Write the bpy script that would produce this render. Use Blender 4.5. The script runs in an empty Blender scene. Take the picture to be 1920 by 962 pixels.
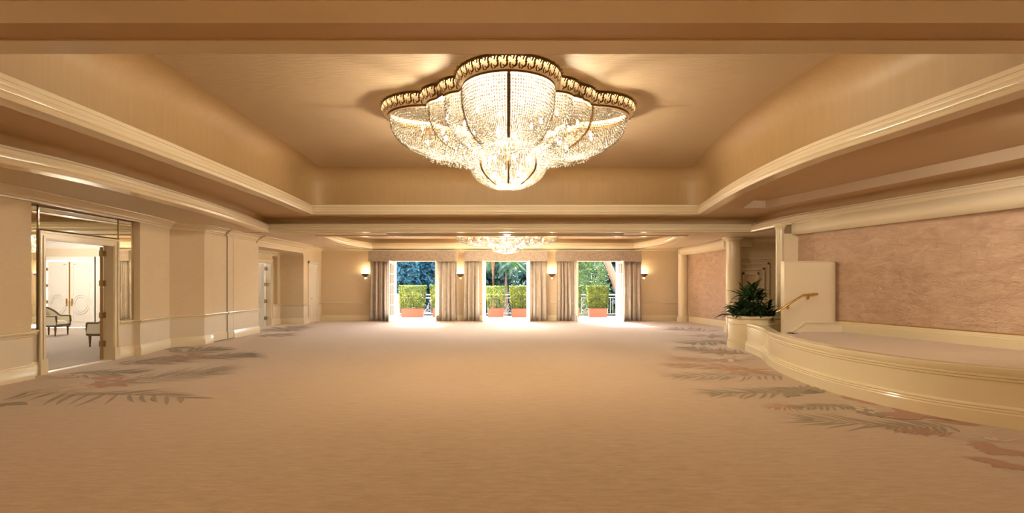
import bpy, bmesh, math, random
import numpy as np
from mathutils import Vector, Matrix
from mathutils.geometry import tessellate_polygon

random.seed(7)
rng = np.random.default_rng(7)
SC = bpy.context.scene
COL = SC.collection
PI = math.pi

# ------------------------------------------------------------------ camera
CAMH, F, VPX, HY = 1.6, 1000.0, 950.0, 533.0        # eye height, focal length in px, vanishing point
cam = bpy.data.cameras.new('camera')
cam.sensor_width = 36.0
cam.lens = 36.0 * F / 1920.0
cam.shift_x = (960 - VPX) / 1920.0
cam.shift_y = (HY - 481) / 1920.0
cam.clip_end = 300
camo = bpy.data.objects.new('camera', cam)
camo.location = (0, 0, CAMH)
camo.rotation_euler = (PI / 2, 0, 0)
COL.objects.link(camo)
SC.camera = camo

# ------------------------------------------------------------------ world, sun, exposure
SC.view_settings.view_transform = 'Standard'
SC.view_settings.look = 'None'
SC.view_settings.gamma = 1.0
SC.view_settings.exposure = 1.9
SC.view_settings.use_curve_mapping = False
world = bpy.data.worlds.new('sky')
SC.world = world
world.use_nodes = True
wn = world.node_tree
wn.nodes.clear()
wo = wn.nodes.new('ShaderNodeOutputWorld')
wb = wn.nodes.new('ShaderNodeBackground')
sky = wn.nodes.new('ShaderNodeTexSky')
sky.sky_type = 'NISHITA'
sky.sun_disc = False
sky.sun_elevation = math.radians(36)
sky.sun_rotation = math.radians(-14)
sky.air_density = 1.2
sky.dust_density = 1.5
wb.inputs['Strength'].default_value = 1.2
wn.links.new(sky.outputs[0], wb.inputs[0])
wn.links.new(wb.outputs[0], wo.inputs[0])

sun = bpy.data.lights.new('sun', 'SUN')
sun.energy = 17.0
sun.angle = math.radians(0.6)
sun.color = (1.0, 0.97, 0.92)
suno = bpy.data.objects.new('sun', sun)
suno.rotation_euler = Vector((0.22, -1.0, -0.70)).to_track_quat('-Z', 'Y').to_euler()
suno.location = (-6, 40, 25)
COL.objects.link(suno)

CHAND_W = 470.0        # watts of one chandelier
CHAND_COL = (1.0, 0.84, 0.60)
FOYER_W = 55.0

for i, xm in enumerate((-3.98, -0.02, 3.96)):        # daylight portals in the three terrace doorways
    L = bpy.data.lights.new('daylight_portal', 'AREA')
    L.shape = 'RECTANGLE'
    L.size, L.size_y = 1.85, 2.6
    L.cycles.is_portal = True
    o = bpy.data.objects.new('daylight_portal', L)
    o.location = (xm, 23.72, 1.31)
    o.rotation_euler = (-PI / 2, 0, 0)
    COL.objects.link(o)

# ------------------------------------------------------------------ materials
def new_mat(name):
    m = bpy.data.materials.new(name)
    m.use_nodes = True
    nt = m.node_tree
    return m, nt, nt.nodes['Principled BSDF']

def S(r, g, b):
    f = lambda c: (c / 255 / 12.92) if c / 255 <= 0.04045 else ((c / 255 + 0.055) / 1.055) ** 2.4
    return (f(r), f(g), f(b), 1)

def mat(name, col, rough=0.5, metal=0.0, noise=None, bump=None, spec=0.5, coords='Object', sheen=0.0, coat=0.0):
    """noise=(scale xyz, amount, second colour); bump=(scale xyz, strength, distance)"""
    m, nt, b = new_mat(name)
    b.inputs['Base Color'].default_value = col
    b.inputs['Roughness'].default_value = rough
    b.inputs['Metallic'].default_value = metal
    b.inputs['Specular IOR Level'].default_value = spec
    b.inputs['Sheen Weight'].default_value = sheen
    b.inputs['Coat Weight'].default_value = coat
    tc = nt.nodes.new('ShaderNodeTexCoord')
    if noise:
        sc, amt, c2 = noise
        mp = nt.nodes.new('ShaderNodeMapping')
        mp.inputs['Scale'].default_value = sc
        nz = nt.nodes.new('ShaderNodeTexNoise')
        nz.inputs['Scale'].default_value = 1.0
        nz.inputs['Detail'].default_value = 5
        nz.inputs['Roughness'].default_value = 0.65
        rp = nt.nodes.new('ShaderNodeValToRGB')
        rp.color_ramp.elements[0].position = 0.5 - 0.5 * amt
        rp.color_ramp.elements[1].position = 0.5 + 0.5 * amt
        rp.color_ramp.elements[0].color = col
        rp.color_ramp.elements[1].color = c2
        nt.links.new(tc.outputs[coords], mp.inputs[0])
        nt.links.new(mp.outputs[0], nz.inputs['Vector'])
        nt.links.new(nz.outputs['Fac'], rp.inputs[0])
        nt.links.new(rp.outputs[0], b.inputs['Base Color'])
    if bump:
        sc, st, di = bump
        mp = nt.nodes.new('ShaderNodeMapping')
        mp.inputs['Scale'].default_value = sc
        nz = nt.nodes.new('ShaderNodeTexNoise')
        nz.inputs['Scale'].default_value = 1.0
        nz.inputs['Detail'].default_value = 4
        bp = nt.nodes.new('ShaderNodeBump')
        bp.inputs['Strength'].default_value = st
        bp.inputs['Distance'].default_value = di
        nt.links.new(tc.outputs[coords], mp.inputs[0])
        nt.links.new(mp.outputs[0], nz.inputs['Vector'])
        nt.links.new(nz.outputs['Fac'], bp.inputs['Height'])
        nt.links.new(bp.outputs[0], b.inputs['Normal'])
    return m

def emit_mat(name, col, strength):
    m, nt, b = new_mat(name)
    b.inputs['Base Color'].default_value = col
    b.inputs['Emission Color'].default_value = col
    b.inputs['Emission Strength'].default_value = strength
    return m

M = {}
M['cream'] = mat('cream_gloss_paint', (0.80, 0.70, 0.52, 1), 0.20, noise=((1.5, 1.5, 1.5), 0.8, (0.76, 0.66, 0.48, 1)))
M['stagecream'] = mat('cream_lacquer', (0.76, 0.66, 0.46, 1), 0.16, noise=((1.2, 1.2, 1.2), 0.8, (0.70, 0.60, 0.40, 1)))
M['white'] = mat('white_door_paint', (0.82, 0.78, 0.70, 1), 0.3, noise=((2, 2, 2), 0.8, (0.78, 0.74, 0.66, 1)))
M['wall'] = mat('woven_wallcovering', (0.66, 0.53, 0.355, 1), 0.65, noise=((6, 6, 90), 0.5, (0.75, 0.62, 0.44, 1)), bump=((40, 40, 160), 0.25, 0.004))
M['wain'] = mat('pale_wainscot_fabric', (0.68, 0.59, 0.46, 1), 0.42, noise=((70, 70, 70), 0.5, (0.77, 0.68, 0.55, 1)), bump=((120, 120, 120), 0.3, 0.004))
M['soffit'] = mat('soffit_paint', (0.68, 0.57, 0.43, 1), 0.55, noise=((0.8, 0.8, 0.8), 0.8, (0.64, 0.53, 0.39, 1)))
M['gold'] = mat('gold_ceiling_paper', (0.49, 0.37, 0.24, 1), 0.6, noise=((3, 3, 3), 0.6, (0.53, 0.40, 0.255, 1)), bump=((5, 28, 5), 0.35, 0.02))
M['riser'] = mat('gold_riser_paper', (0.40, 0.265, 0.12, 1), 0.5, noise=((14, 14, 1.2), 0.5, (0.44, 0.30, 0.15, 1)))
M['ring'] = mat('brown_step_paint', (0.54, 0.37, 0.20, 1), 0.5, noise=((1, 1, 1), 0.7, (0.58, 0.40, 0.225, 1)))
M['pink'] = mat('rose_plaster_panel', (0.46, 0.30, 0.205, 1), 0.36, noise=((2.4, 2.4, 5.5), 0.40, (0.66, 0.47, 0.34, 1)), bump=((9, 9, 20), 0.8, 0.04))
for n_ in M['pink'].node_tree.nodes:
    if n_.type == 'TEX_NOISE': n_.inputs['Distortion'].default_value = 0.9; n_.inputs['Detail'].default_value = 6
M['carpet'] = None
M['brass'] = mat('polished_brass', (0.83, 0.58, 0.22, 1), 0.22, 1.0, noise=((9, 9, 9), 0.8, (0.72, 0.48, 0.16, 1)))
M['bronze'] = mat('dark_bronze', (0.16, 0.085, 0.03, 1), 0.38, 0.7, noise=((20, 20, 20), 0.7, (0.24, 0.13, 0.05, 1)))
M['hinge'] = mat('antique_brass_hinge', (0.30, 0.20, 0.09, 1), 0.35, 0.9, noise=((30, 30, 30), 0.7, (0.40, 0.28, 0.13, 1)))
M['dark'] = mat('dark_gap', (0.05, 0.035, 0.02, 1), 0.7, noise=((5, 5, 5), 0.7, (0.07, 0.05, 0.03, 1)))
M['mirror'] = mat('mirror_glass', (0.86, 0.88, 0.80, 1), 0.015, 1.0)
M['curtain'] = mat('grey_brocade', (0.34, 0.29, 0.24, 1), 0.7, noise=((9, 9, 5), 0.5, (0.50, 0.44, 0.37, 1)), bump=((60, 60, 60), 0.3, 0.004), sheen=0.2)
M['valance'] = mat('grey_valance_brocade', (0.29, 0.235, 0.19, 1), 0.7, noise=((14, 14, 14), 0.35, (0.47, 0.39, 0.325, 1)), bump=((60, 60, 60), 0.3, 0.004), sheen=0.2)
M['leaf'] = mat('dark_green_leaf', (0.012, 0.040, 0.010, 1), 0.28, noise=((8, 8, 8), 0.7, (0.025, 0.075, 0.018, 1)))
M['soil'] = mat('potting_soil', (0.04, 0.025, 0.015, 1), 0.95, noise=((30, 30, 30), 0.7, (0.08, 0.05, 0.03, 1)))
M['terracotta'] = mat('terracotta', (0.115, 0.020, 0.005, 1), 0.7, noise=((6, 6, 6), 0.7, (0.13, 0.025, 0.007, 1)))
M['terrace'] = mat('terrace_stone', (0.62, 0.50, 0.42, 1), 0.8, noise=((2, 2, 2), 0.7, (0.68, 0.55, 0.47, 1)))
M['pillar'] = mat('salmon_stucco', (0.34, 0.16, 0.105, 1), 0.85, noise=((8, 8, 8), 0.7, (0.38, 0.19, 0.13, 1)))
M['rail'] = mat('white_iron', (0.30, 0.285, 0.26, 1), 0.45, noise=((5, 5, 5), 0.8, (0.27, 0.255, 0.235, 1)))
M['grass'] = mat('lawn', (0.06, 0.13, 0.03, 1), 0.9, noise=((3, 3, 3), 0.5, (0.12, 0.20, 0.05, 1)))
M['bark'] = mat('bark', (0.11, 0.052, 0.028, 1), 0.9, noise=((8, 8, 2), 0.5, (0.17, 0.085, 0.048, 1)))
M['cushion'] = mat('ivory_upholstery', (0.66, 0.60, 0.44, 1), 0.7, noise=((40, 40, 40), 0.5, (0.72, 0.66, 0.50, 1)))
M['wood'] = mat('walnut_frame', (0.12, 0.065, 0.03, 1), 0.35, noise=((4, 4, 30), 0.5, (0.19, 0.105, 0.05, 1)))
M['bulb'] = emit_mat('lit_candle_bulb', (1.0, 0.86, 0.62, 1), 22)
M['globe'] = emit_mat('added_lamp_glass', (1.0, 0.90, 0.74, 1), 6)  # glowing glass of the added stage and foyer lamps
M['sconceglass'] = emit_mat('lit_sconce_glass', (1.0, 0.84, 0.56, 1), 1.6)

def translucent_mat(name, col, trans=0.25, transl=0.55, rough=0.12):
    m = bpy.data.materials.new(name)
    m.use_nodes = True
    nt = m.node_tree
    nt.nodes.clear()
    out = nt.nodes.new('ShaderNodeOutputMaterial')
    tl = nt.nodes.new('ShaderNodeBsdfTranslucent')
    df = nt.nodes.new('ShaderNodeBsdfDiffuse')
    gl = nt.nodes.new('ShaderNodeBsdfGlossy')
    tp = nt.nodes.new('ShaderNodeBsdfTransparent')
    m1, m2, m3 = (nt.nodes.new('ShaderNodeMixShader') for _ in range(3))
    tl.inputs[0].default_value = col
    df.inputs[0].default_value = col
    gl.inputs['Roughness'].default_value = rough
    gl.inputs[0].default_value = (1, 0.95, 0.85, 1)
    m1.inputs[0].default_value = transl
    m2.inputs[0].default_value = 0.22
    m3.inputs[0].default_value = trans
    L = nt.links.new
    L(df.outputs[0], m1.inputs[1]); L(tl.outputs[0], m1.inputs[2])
    L(m1.outputs[0], m2.inputs[1]); L(gl.outputs[0], m2.inputs[2])
    L(m2.outputs[0], m3.inputs[1]); L(tp.outputs[0], m3.inputs[2])
    L(m3.outputs[0], out.inputs[0])
    return m
M['bead'] = translucent_mat('crystal_bead', (0.15, 0.13, 0.095, 1), 0.45, 0.6)
M['plate'] = mat('dark_glare_plate', (0.022, 0.015, 0.007, 1), 0.6, 0.0, noise=((6, 6, 6), 0.7, (0.03, 0.02, 0.01, 1)))  # near-black, so the added plate stays dim close to the lamps
_nt = M['bead'].node_tree                      # sparkle put into the colour: random dark and bright tones per bead
_g = _nt.nodes.new('ShaderNodeNewGeometry'); _r = _nt.nodes.new('ShaderNodeValToRGB')
_r.color_ramp.elements[0].color = (0.015, 0.010, 0.005, 1); _r.color_ramp.elements[1].color = (0.30, 0.26, 0.19, 1)
_e = _r.color_ramp.elements.new(0.6); _e.color = (0.06, 0.047, 0.028, 1)
_nt.links.new(_g.outputs['Random Per Island'], _r.inputs[0])
for _n in _nt.nodes:
    if _n.type in ('BSDF_TRANSLUCENT', 'BSDF_DIFFUSE'): _nt.links.new(_r.outputs[0], _n.inputs[0])
M['rimglass'] = translucent_mat('cream_rim_backing', (0.80, 0.66, 0.42, 1), 0.0, 0.35, 0.3)
M['pane'] = translucent_mat('window_glass', (0.95, 0.95, 0.93, 1), 0.92, 0.5, 0.02)

def leaf_mat(name, c1, c2, transl=0.35):
    m, nt, b = new_mat(name)
    tc = nt.nodes.new('ShaderNodeTexCoord')
    nz = nt.nodes.new('ShaderNodeTexNoise')
    nz.inputs['Scale'].default_value = 3.0
    nz.inputs['Detail'].default_value = 6
    rp = nt.nodes.new('ShaderNodeValToRGB')
    rp.color_ramp.elements[0].position = 0.35
    rp.color_ramp.elements[1].position = 0.68
    rp.color_ramp.elements[0].color = c1
    rp.color_ramp.elements[1].color = c2
    tl = nt.nodes.new('ShaderNodeBsdfTranslucent')
    mx = nt.nodes.new('ShaderNodeMixShader')
    mx.inputs[0].default_value = transl
    out = nt.nodes['Material Output']
    b.inputs['Roughness'].default_value = 0.6
    L = nt.links.new
    L(tc.outputs['Object'], nz.inputs['Vector']); L(nz.outputs['Fac'], rp.inputs[0])
    L(rp.outputs[0], b.inputs['Base Color']); L(rp.outputs[0], tl.inputs[0])
    L(b.outputs[0], mx.inputs[1]); L(tl.outputs[0], mx.inputs[2]); L(mx.outputs[0], out.inputs[0])
    return m
M['hedge'] = leaf_mat('hedge_leaves', (0.024, 0.045, 0.003, 1), (0.135, 0.155, 0.010, 1), 0.5)
M['conifer'] = leaf_mat('hazy_conifer_leaves', (0.007, 0.038, 0.052, 1), (0.022, 0.085, 0.105, 1), 0.2)  # blue of shade and haze put into the leaf colour
M['palm'] = leaf_mat('palm_fronds', (0.008, 0.032, 0.014, 1), (0.055, 0.105, 0.012, 1), 0.5)
M['willow'] = leaf_mat('light_willowy_leaves', (0.022, 0.045, 0.008, 1), (0.075, 0.105, 0.025, 1), 0.5)
M['darktree'] = leaf_mat('dark_tree_leaves', (0.005, 0.017, 0.012, 1), (0.02, 0.045, 0.03, 1), 0.2)

def carpet_mat(name, c1, c2, c3):
    m, nt, b = new_mat(name)
    b.inputs['Roughness'].default_value = 0.92
    b.inputs['Specular IOR Level'].default_value = 0.15
    b.inputs['Sheen Weight'].default_value = 0.55
    b.inputs['Sheen Roughness'].default_value = 0.45
    b.inputs['Sheen Tint'].default_value = (1.0, 0.93, 0.88, 1)
    tc = nt.nodes.new('ShaderNodeTexCoord')
    L = nt.links.new
    def nz(scale, detail):
        mp = nt.nodes.new('ShaderNodeMapping'); mp.inputs['Scale'].default_value = scale
        n = nt.nodes.new('ShaderNodeTexNoise'); n.inputs['Scale'].default_value = 1; n.inputs['Detail'].default_value = detail
        n.inputs['Roughness'].default_value = 0.7; n.inputs['Distortion'].default_value = 0.6
        L(tc.outputs['Object'], mp.inputs[0]); L(mp.outputs[0], n.inputs['Vector'])
        return n
    n1 = nz((4.5, 24, 1), 7)
    n2 = nz((60, 60, 60), 3)
    n3 = nz((0.35, 0.5, 1), 3)
    rp = nt.nodes.new('ShaderNodeValToRGB')
    rp.color_ramp.elements[0].position = 0.36; rp.color_ramp.elements[0].color = c1
    rp.color_ramp.elements[1].position = 0.66; rp.color_ramp.elements[1].color = c2
    L(n1.outputs['Fac'], rp.inputs[0])
    mx = nt.nodes.new('ShaderNodeMixRGB'); mx.inputs[2].default_value = c3
    mt = nt.nodes.new('ShaderNodeMath'); mt.operation = 'MULTIPLY'; mt.inputs[1].default_value = 0.5
    L(n3.outputs['Fac'], mt.inputs[0]); L(mt.outputs[0], mx.inputs[0]); L(rp.outputs[0], mx.inputs[1]); L(mx.outputs[0], b.inputs['Base Color'])
    bp = nt.nodes.new('ShaderNodeBump'); bp.inputs['Strength'].default_value = 0.5; bp.inputs['Distance'].default_value = 0.01
    L(n2.outputs['Fac'], bp.inputs['Height']); L(bp.outputs[0], b.inputs['Normal'])
    return m
M['carpet'] = carpet_mat('tan_carpet', (0.30, 0.19, 0.095, 1), (0.44, 0.298, 0.172, 1), (0.38, 0.25, 0.14, 1))
M['carpet2'] = carpet_mat('grey_carpet', (0.36, 0.30, 0.24, 1), (0.48, 0.41, 0.34, 1), (0.42, 0.34, 0.28, 1))
M['olive'] = mat('olive_carpet_yarn', (0.23, 0.18, 0.11, 1), 0.95, noise=((25, 60, 25), 0.6, (0.30, 0.235, 0.15, 1)), spec=0.1, sheen=0.18)
M['rust'] = mat('rust_carpet_yarn', (0.36, 0.185, 0.10, 1), 0.95, noise=((25, 60, 25), 0.6, (0.42, 0.23, 0.135, 1)), spec=0.1, sheen=0.18)
M['greige'] = mat('pale_carpet_yarn', (0.55, 0.42, 0.30, 1), 0.95, noise=((25, 60, 25), 0.6, (0.60, 0.46, 0.34, 1)), spec=0.1, sheen=0.18)

# ------------------------------------------------------------------ helpers
class MB:
    def __init__(self):
        self.v = []; self.f = []
    def add(self, verts, faces):
        n = len(self.v)
        self.v += [tuple(p) for p in verts]
        self.f += [tuple(i + n for i in fc) for fc in faces]
        return self
    def box(self, x0, x1, y0, y1, z0, z1):
        v = [(x, y, z) for z in (z0, z1) for y in (y0, y1) for x in (x0, x1)]
        return self.add(v, [(0, 2, 3, 1), (4, 5, 7, 6), (0, 1, 5, 4), (2, 6, 7, 3), (0, 4, 6, 2), (1, 3, 7, 5)])
    def lathe(self, prof, n=24, cx=0, cy=0, cap=True):
        v = []; f = []
        for r, z in prof:
            for k in range(n):
                a = 2 * PI * k / n
                v.append((cx + r * math.cos(a), cy + r * math.sin(a), z))
        for i in range(len(prof) - 1):
            for k in range(n):
                k2 = (k + 1) % n
                f.append((i * n + k, i * n + k2, (i + 1) * n + k2, (i + 1) * n + k))
        if cap:
            f.append(tuple(range(n - 1, -1, -1)))
            f.append(tuple((len(prof) - 1) * n + k for k in range(n)))
        return self.add(v, f)
    def tube(self, pts, r, n=8):
        pts = [Vector(p) for p in pts]
        rs = r if isinstance(r, (list, tuple)) else [r] * len(pts)
        v = []; f = []
        for i, p in enumerate(pts):
            t = (pts[min(i + 1, len(pts) - 1)] - pts[max(i - 1, 0)]).normalized()
            a = t.cross(Vector((0, 0, 1)))
            if a.length < 1e-3: a = t.cross(Vector((1, 0, 0)))
            a.normalize(); b = t.cross(a)
            for k in range(n):
                an = 2 * PI * k / n
                v.append(p + (a * math.cos(an) + b * math.sin(an)) * rs[i])
        for i in range(len(pts) - 1):
            for k in range(n):
                k2 = (k + 1) % n
                f.append((i * n + k, i * n + k2, (i + 1) * n + k2, (i + 1) * n + k))
        f.append(tuple(range(n))); f.append(tuple((len(pts) - 1) * n + k for k in range(n - 1, -1, -1)))
        return self.add(v, f)
    def sweep(self, path, prof, closed=False, pclosed=True):
        """prof: (d, z); d is measured along the left-hand normal of the path"""
        P = [Vector((p[0], p[1])) for p in path]
        n = len(P); m = len(prof); v = []; f = []
        for i in range(n):
            a = P[i - 1] if (i > 0 or closed) else None
            c = P[(i + 1) % n] if (i < n - 1 or closed) else None
            def nrm(u, w):
                t = (w - u).normalized(); return Vector((-t.y, t.x))
            if a is None: mi = nrm(P[i], c)
            elif c is None: mi = nrm(a, P[i])
            else:
                n1, n2 = nrm(a, P[i]), nrm(P[i], c)
                mi = (n1 + n2)
                mi = mi / max(0.25, mi.dot(n1)) if mi.length > 1e-6 else n1
            for d, z in prof:
                v.append((P[i].x + mi.x * d, P[i].y + mi.y * d, z))
        rn = n if closed else n - 1
        pm = m if pclosed else m - 1
        for i in range(rn):
            i2 = (i + 1) % n
            for k in range(pm):
                k2 = (k + 1) % m
                f.append((i * m + k, i2 * m + k, i2 * m + k2, i * m + k2))
        if not closed and pclosed:
            f.append(tuple(range(m))); f.append(tuple((n - 1) * m + k for k in range(m - 1, -1, -1)))
        return self.add(v, f)
    def build(self, name, material, parent=None, smooth=False, fix=True):
        me = bpy.data.meshes.new(name)
        me.from_pydata(self.v, [], self.f)
        if fix:
            bm = bmesh.new(); bm.from_mesh(me)
            bmesh.ops.recalc_face_normals(bm, faces=bm.faces)
            bm.to_mesh(me); bm.free()
        me.materials.append(M[material] if isinstance(material, str) else material)
        if smooth:
            me.polygons.foreach_set('use_smooth', [True] * len(me.polygons))
        o = bpy.data.objects.new(name, me)
        COL.objects.link(o)
        if parent is not None: o.parent = parent
        return o

def auto_smooth(o, deg=35):
    me = o.data
    me.polygons.foreach_set('use_smooth', [True] * len(me.polygons))
    bm = bmesh.new(); bm.from_mesh(me)
    for e in bm.edges:
        if len(e.link_faces) == 2 and e.calc_face_angle(0) > math.radians(deg): e.smooth = False
    bm.to_mesh(me); bm.free()
    return o

def empty(name, loc=(0, 0, 0), rz=0.0):
    o = bpy.data.objects.new(name, None)
    o.location = loc; o.rotation_euler = (0, 0, rz)
    o.empty_display_size = 0.1
    COL.objects.link(o)
    return o

def tag(o, label=None, cat=None, group=None, kind=None):
    if label: o['label'] = label
    if cat: o['category'] = cat
    if group: o['group'] = group
    if kind: o['kind'] = kind
    return o

def struct(o, label=None, cat=None):
    o['kind'] = 'structure'
    if label: o['label'] = label
    if cat: o['category'] = cat
    return o

def copy_tree(o, parent=None):
    c = o.copy(); COL.objects.link(c)
    if parent is not None: c.parent = parent
    for ch in o.children: copy_tree(ch, c)
    return c

def catmull(pts, n=8, closed=False):
    P = [Vector(p) for p in pts]; out = []
    N = len(P)
    for i in range(N if closed else N - 1):
        p0 = P[(i - 1) % N] if (closed or i > 0) else P[0] * 2 - P[1]
        p1, p2 = P[i], P[(i + 1) % N]
        p3 = P[(i + 2) % N] if (closed or i < N - 2) else P[-1] * 2 - P[-2]
        for k in range(n):
            t = k / n
            out.append(0.5 * ((2 * p1) + (p2 - p0) * t + (2 * p0 - 5 * p1 + 4 * p2 - p3) * t * t + (3 * p1 - p0 - 3 * p2 + p3) * t ** 3))
    if not closed: out.append(P[-1].copy())
    return [tuple(p) for p in out]

def floor_at(px, py, z=0.0):
    s = (py - HY) / (CAMH - z)
    return ((px - VPX) / s, F / s)

def flat(loops, z, down=False):
    """tessellated polygon with holes"""
    tri = tessellate_polygon([[Vector((p[0], p[1], 0)) for p in l] for l in loops])
    v = [(p[0], p[1], z) for l in loops for p in l]
    return MB().add(v, [tuple(t) for t in tri])

# ------------------------------------------------------------------ floors
H1, H2, H3 = 3.16, 3.58, 4.85
YF = 23.45                                            # face of the terrace wall
floor = struct(MB().box(-8.6, 10.2, -7.0, YF + 0.25, -0.2, 0.0).build('floor', 'carpet'), 'tan streaked ballroom carpet with woven leaf borders', 'floor')
ffloor = struct(MB().box(-20.2, -8.6, 6.0, 23.7, -0.2, 0.0).build('floor_foyer', 'carpet2'), 'grey-beige carpet of the bright foyer beyond the doorway', 'floor')

def leaf_poly(mb, base, tip, w, z, bend=0.0, n=6):
    b, t = Vector(base), Vector(tip)
    d = t - b; L = d.length
    if L < 1e-4: return
    d /= L; nn = Vector((-d.y, d.x))
    pts = []
    for k in range(n + 1):
        u = k / n
        c = b + d * (L * u) + nn * (bend * L * 4 * u * (1 - u))
        ww = w * (math.sin(PI * u ** 0.75)) * 0.5
        pts.append((c, ww))
    v = [(*(c + nn * ww), z) for c, ww in pts] + [(*(c - nn * ww), z) for c, ww in pts]
    m = n + 1
    mb.add(v, [(k, k + m, k + 1 + m, k + 1) for k in range(n)])

zc = [0]
def znext():
    zc[0] += 1
    return 0.001 + (zc[0] % 5) * 0.001
def frond(p0, p1, n, ll, wl, colour, side=0, arc=0.1, lean=0.9, name='carpet_frond'):
    """woven palm frond from pixel p0 (root) to pixel p1 (tip)"""
    a, b = Vector(floor_at(*p0)), Vector(floor_at(*p1))
    wl *= 0.55; ll *= 1.25; lean = min(1.35, lean + 0.5)
    d = b - a; L = d.length; d /= L; nn = Vector((-d.y, d.x))
    mb = MB(); z = znext(); nl = 0
    for k in range(n):
        u = (k + 0.5) / n
        c = a + d * (L * u) + nn * (arc * L * 4 * u * (1 - u))
        l = ll * (0.35 + 0.65 * math.sin(PI * (0.12 + 0.8 * u))) * random.uniform(0.75, 1.2)
        for sg in ((-1, 1) if side == 0 else (side,)):
            an = lean * random.uniform(0.75, 1.1) * (1 - 0.45 * u)
            dr = d * math.cos(an) + nn * sg * math.sin(an)
            nl += 1
            leaf_poly(mb, c, c + dr * l, wl * random.uniform(0.7, 1.25), z + (nl % 8) * 1e-4, 0.06 * sg * random.uniform(-1, 1))
    spine = [a + d * (L * k / 8) + nn * (arc * L * 4 * k / 8 * (1 - k / 8)) for k in range(9)]
    for k in range(8): leaf_poly(mb, spine[k] - d * 0.02, spine[k + 1] + d * 0.03, 0.02, z + 8e-4 + (k % 2) * 1e-4, 0, 3)
    leaf_poly(mb, b - d * 0.1, b + d * ll * 0.5, wl, z)
    return mb.build(name, colour, floor, fix=False)

def petals(p0, n, ll, wl, colour, a0=0, a1=2 * PI, name='carpet_bloom'):
    c = Vector(floor_at(*p0)); mb = MB(); z = znext()
    for k in range(n):
        an = a0 + (a1 - a0) * (k + 0.5) / n + random.uniform(-0.15, 0.15)
        l = ll * random.uniform(0.7, 1.15)
        leaf_poly(mb, c + Vector((math.cos(an), math.sin(an))) * 0.05, c + Vector((math.cos(an), math.sin(an))) * l, 0.7 * wl * random.uniform(0.7, 1.3), z + (k % 8) * 1e-4)
    return mb.build(name, colour, floor, fix=False)

# left border
petals((205, 718), 8, 0.55, 0.30, 'rust')
petals((130, 726), 8, 0.5, 0.22, 'greige')
frond((40, 735), (345, 745), 13, 0.75, 0.12, 'olive', -1, 0.03, 1.25)
frond((110, 742), (330, 741), 9, 0.5, 0.07, 'olive', 1, 0.02, 0.5)
petals((5, 755), 3, 0.42, 0.34, 'olive', -1.4, -0.2)
frond((200, 722), (395, 700), 9, 0.7, 0.08, 'olive', 0, 0.02, 0.35)
frond((240, 710), (420, 690), 9, 0.65, 0.07, 'olive', 0, -0.02, 0.4)
frond((110, 703), (250, 698), 8, 0.55, 0.13, 'olive', 0, 0.0, 0.6)
petals((130, 705), 7, 0.3, 0.2, 'greige')
petals((165, 708), 6, 0.7, 0.18, 'rust', -0.4, 0.8)
frond((215, 682), (330, 676), 8, 0.7, 0.2, 'olive', 0, 0.05, 0.7)
petals((350, 668), 8, 0.7, 0.3, 'rust')
frond((330, 662), (400, 655), 8, 0.8, 0.22, 'olive', 0, 0.1, 0.9)
frond((370, 672), (460, 666), 9, 0.7, 0.14, 'olive', 0, 0.0, 0.6)
frond((300, 656), (340, 652), 6, 0.5, 0.2, 'olive', 0, 0.1, 0.8)
frond((480, 630), (535, 628), 8, 0.7, 0.2, 'olive', 0, 0.0, 0.8)
petals((500, 634), 8, 0.6, 0.28, 'greige')
frond((500, 622), (560, 612), 8, 0.8, 0.22, 'olive', 0, 0.0, 0.8)
petals((545, 620), 7, 0.6, 0.25, 'rust')
# right border
petals((1390, 695), 9, 0.65, 0.24, 'rust')
frond((1470, 704), (1275, 706), 14, 0.55, 0.10, 'olive', 0, 0.02, 0.7)
frond((1400, 690), (1262, 684), 10, 0.6, 0.10, 'rust', 0, 0.02, 0.6)
frond((1400, 664), (1290, 652), 9, 0.7, 0.14, 'olive', 0, 0.02, 0.7)
petals((1370, 672), 8, 0.7, 0.22, 'greige')
petals((1345, 660), 8, 0.8, 0.26, 'rust')
frond((1390, 676), (1280, 673), 9, 0.6, 0.1, 'rust', 0, 0.02, 0.6)
frond((1500, 735), (1335, 737), 11, 0.5, 0.10, 'olive', 0, 0.02, 0.6)
frond((1540, 738), (1505, 730), 5, 0.42, 0.18, 'olive', 0, 0.0, 0.9)
petals((1500, 737), 6, 0.42, 0.26, 'olive', PI * 0.4, PI * 1.3)
frond((1500, 762), (1445, 764), 9, 0.24, 0.05, 'rust', 0, 0.0, 1.2)
frond((1600, 762), (1490, 764), 10, 0.2, 0.09, 'olive', 0, 0.0, 1.2)
petals((1600, 752), 10, 0.5, 0.30, 'rust', -0.6, 1.4)
petals((1645, 770), 7, 0.40, 0.30, 'olive', 2.4, 4.2)
petals((1628, 770), 5, 0.22, 0.14, 'greige')
frond((1665, 798), (1520, 787), 7, 0.5, 0.09, 'olive', 0, 0.02, 0.45)
frond((1785, 800), (1665, 800), 9, 0.32, 0.11, 'olive', 0, 0.0, 0.9)
petals((1705, 802), 9, 0.40, 0.05, 'rust', PI * 0.9, PI * 1.9)
frond((1790, 812), (1700, 806), 9, 0.24, 0.05, 'rust', 1, 0.0, 1.3)
petals((1740, 785), 9, 0.5, 0.26, 'rust', 0, PI)
petals((1850, 800), 8, 0.55, 0.20, 'rust', 0.3, 2.6)
petals((1885, 840), 7, 0.40, 0.26, 'rust', 2.2, 4.6)
petals((1900, 868), 6, 0.34, 0.2, 'rust', 2.4, 4.4)
petals((1870, 830), 5, 0.3, 0.07, 'greige', 0, 3)
frond((1330, 622), (1270, 616), 8, 0.9, 0.22, 'olive', 0, 0.0, 0.8)
petals((1330, 630), 8, 0.8, 0.26, 'rust')
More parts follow.
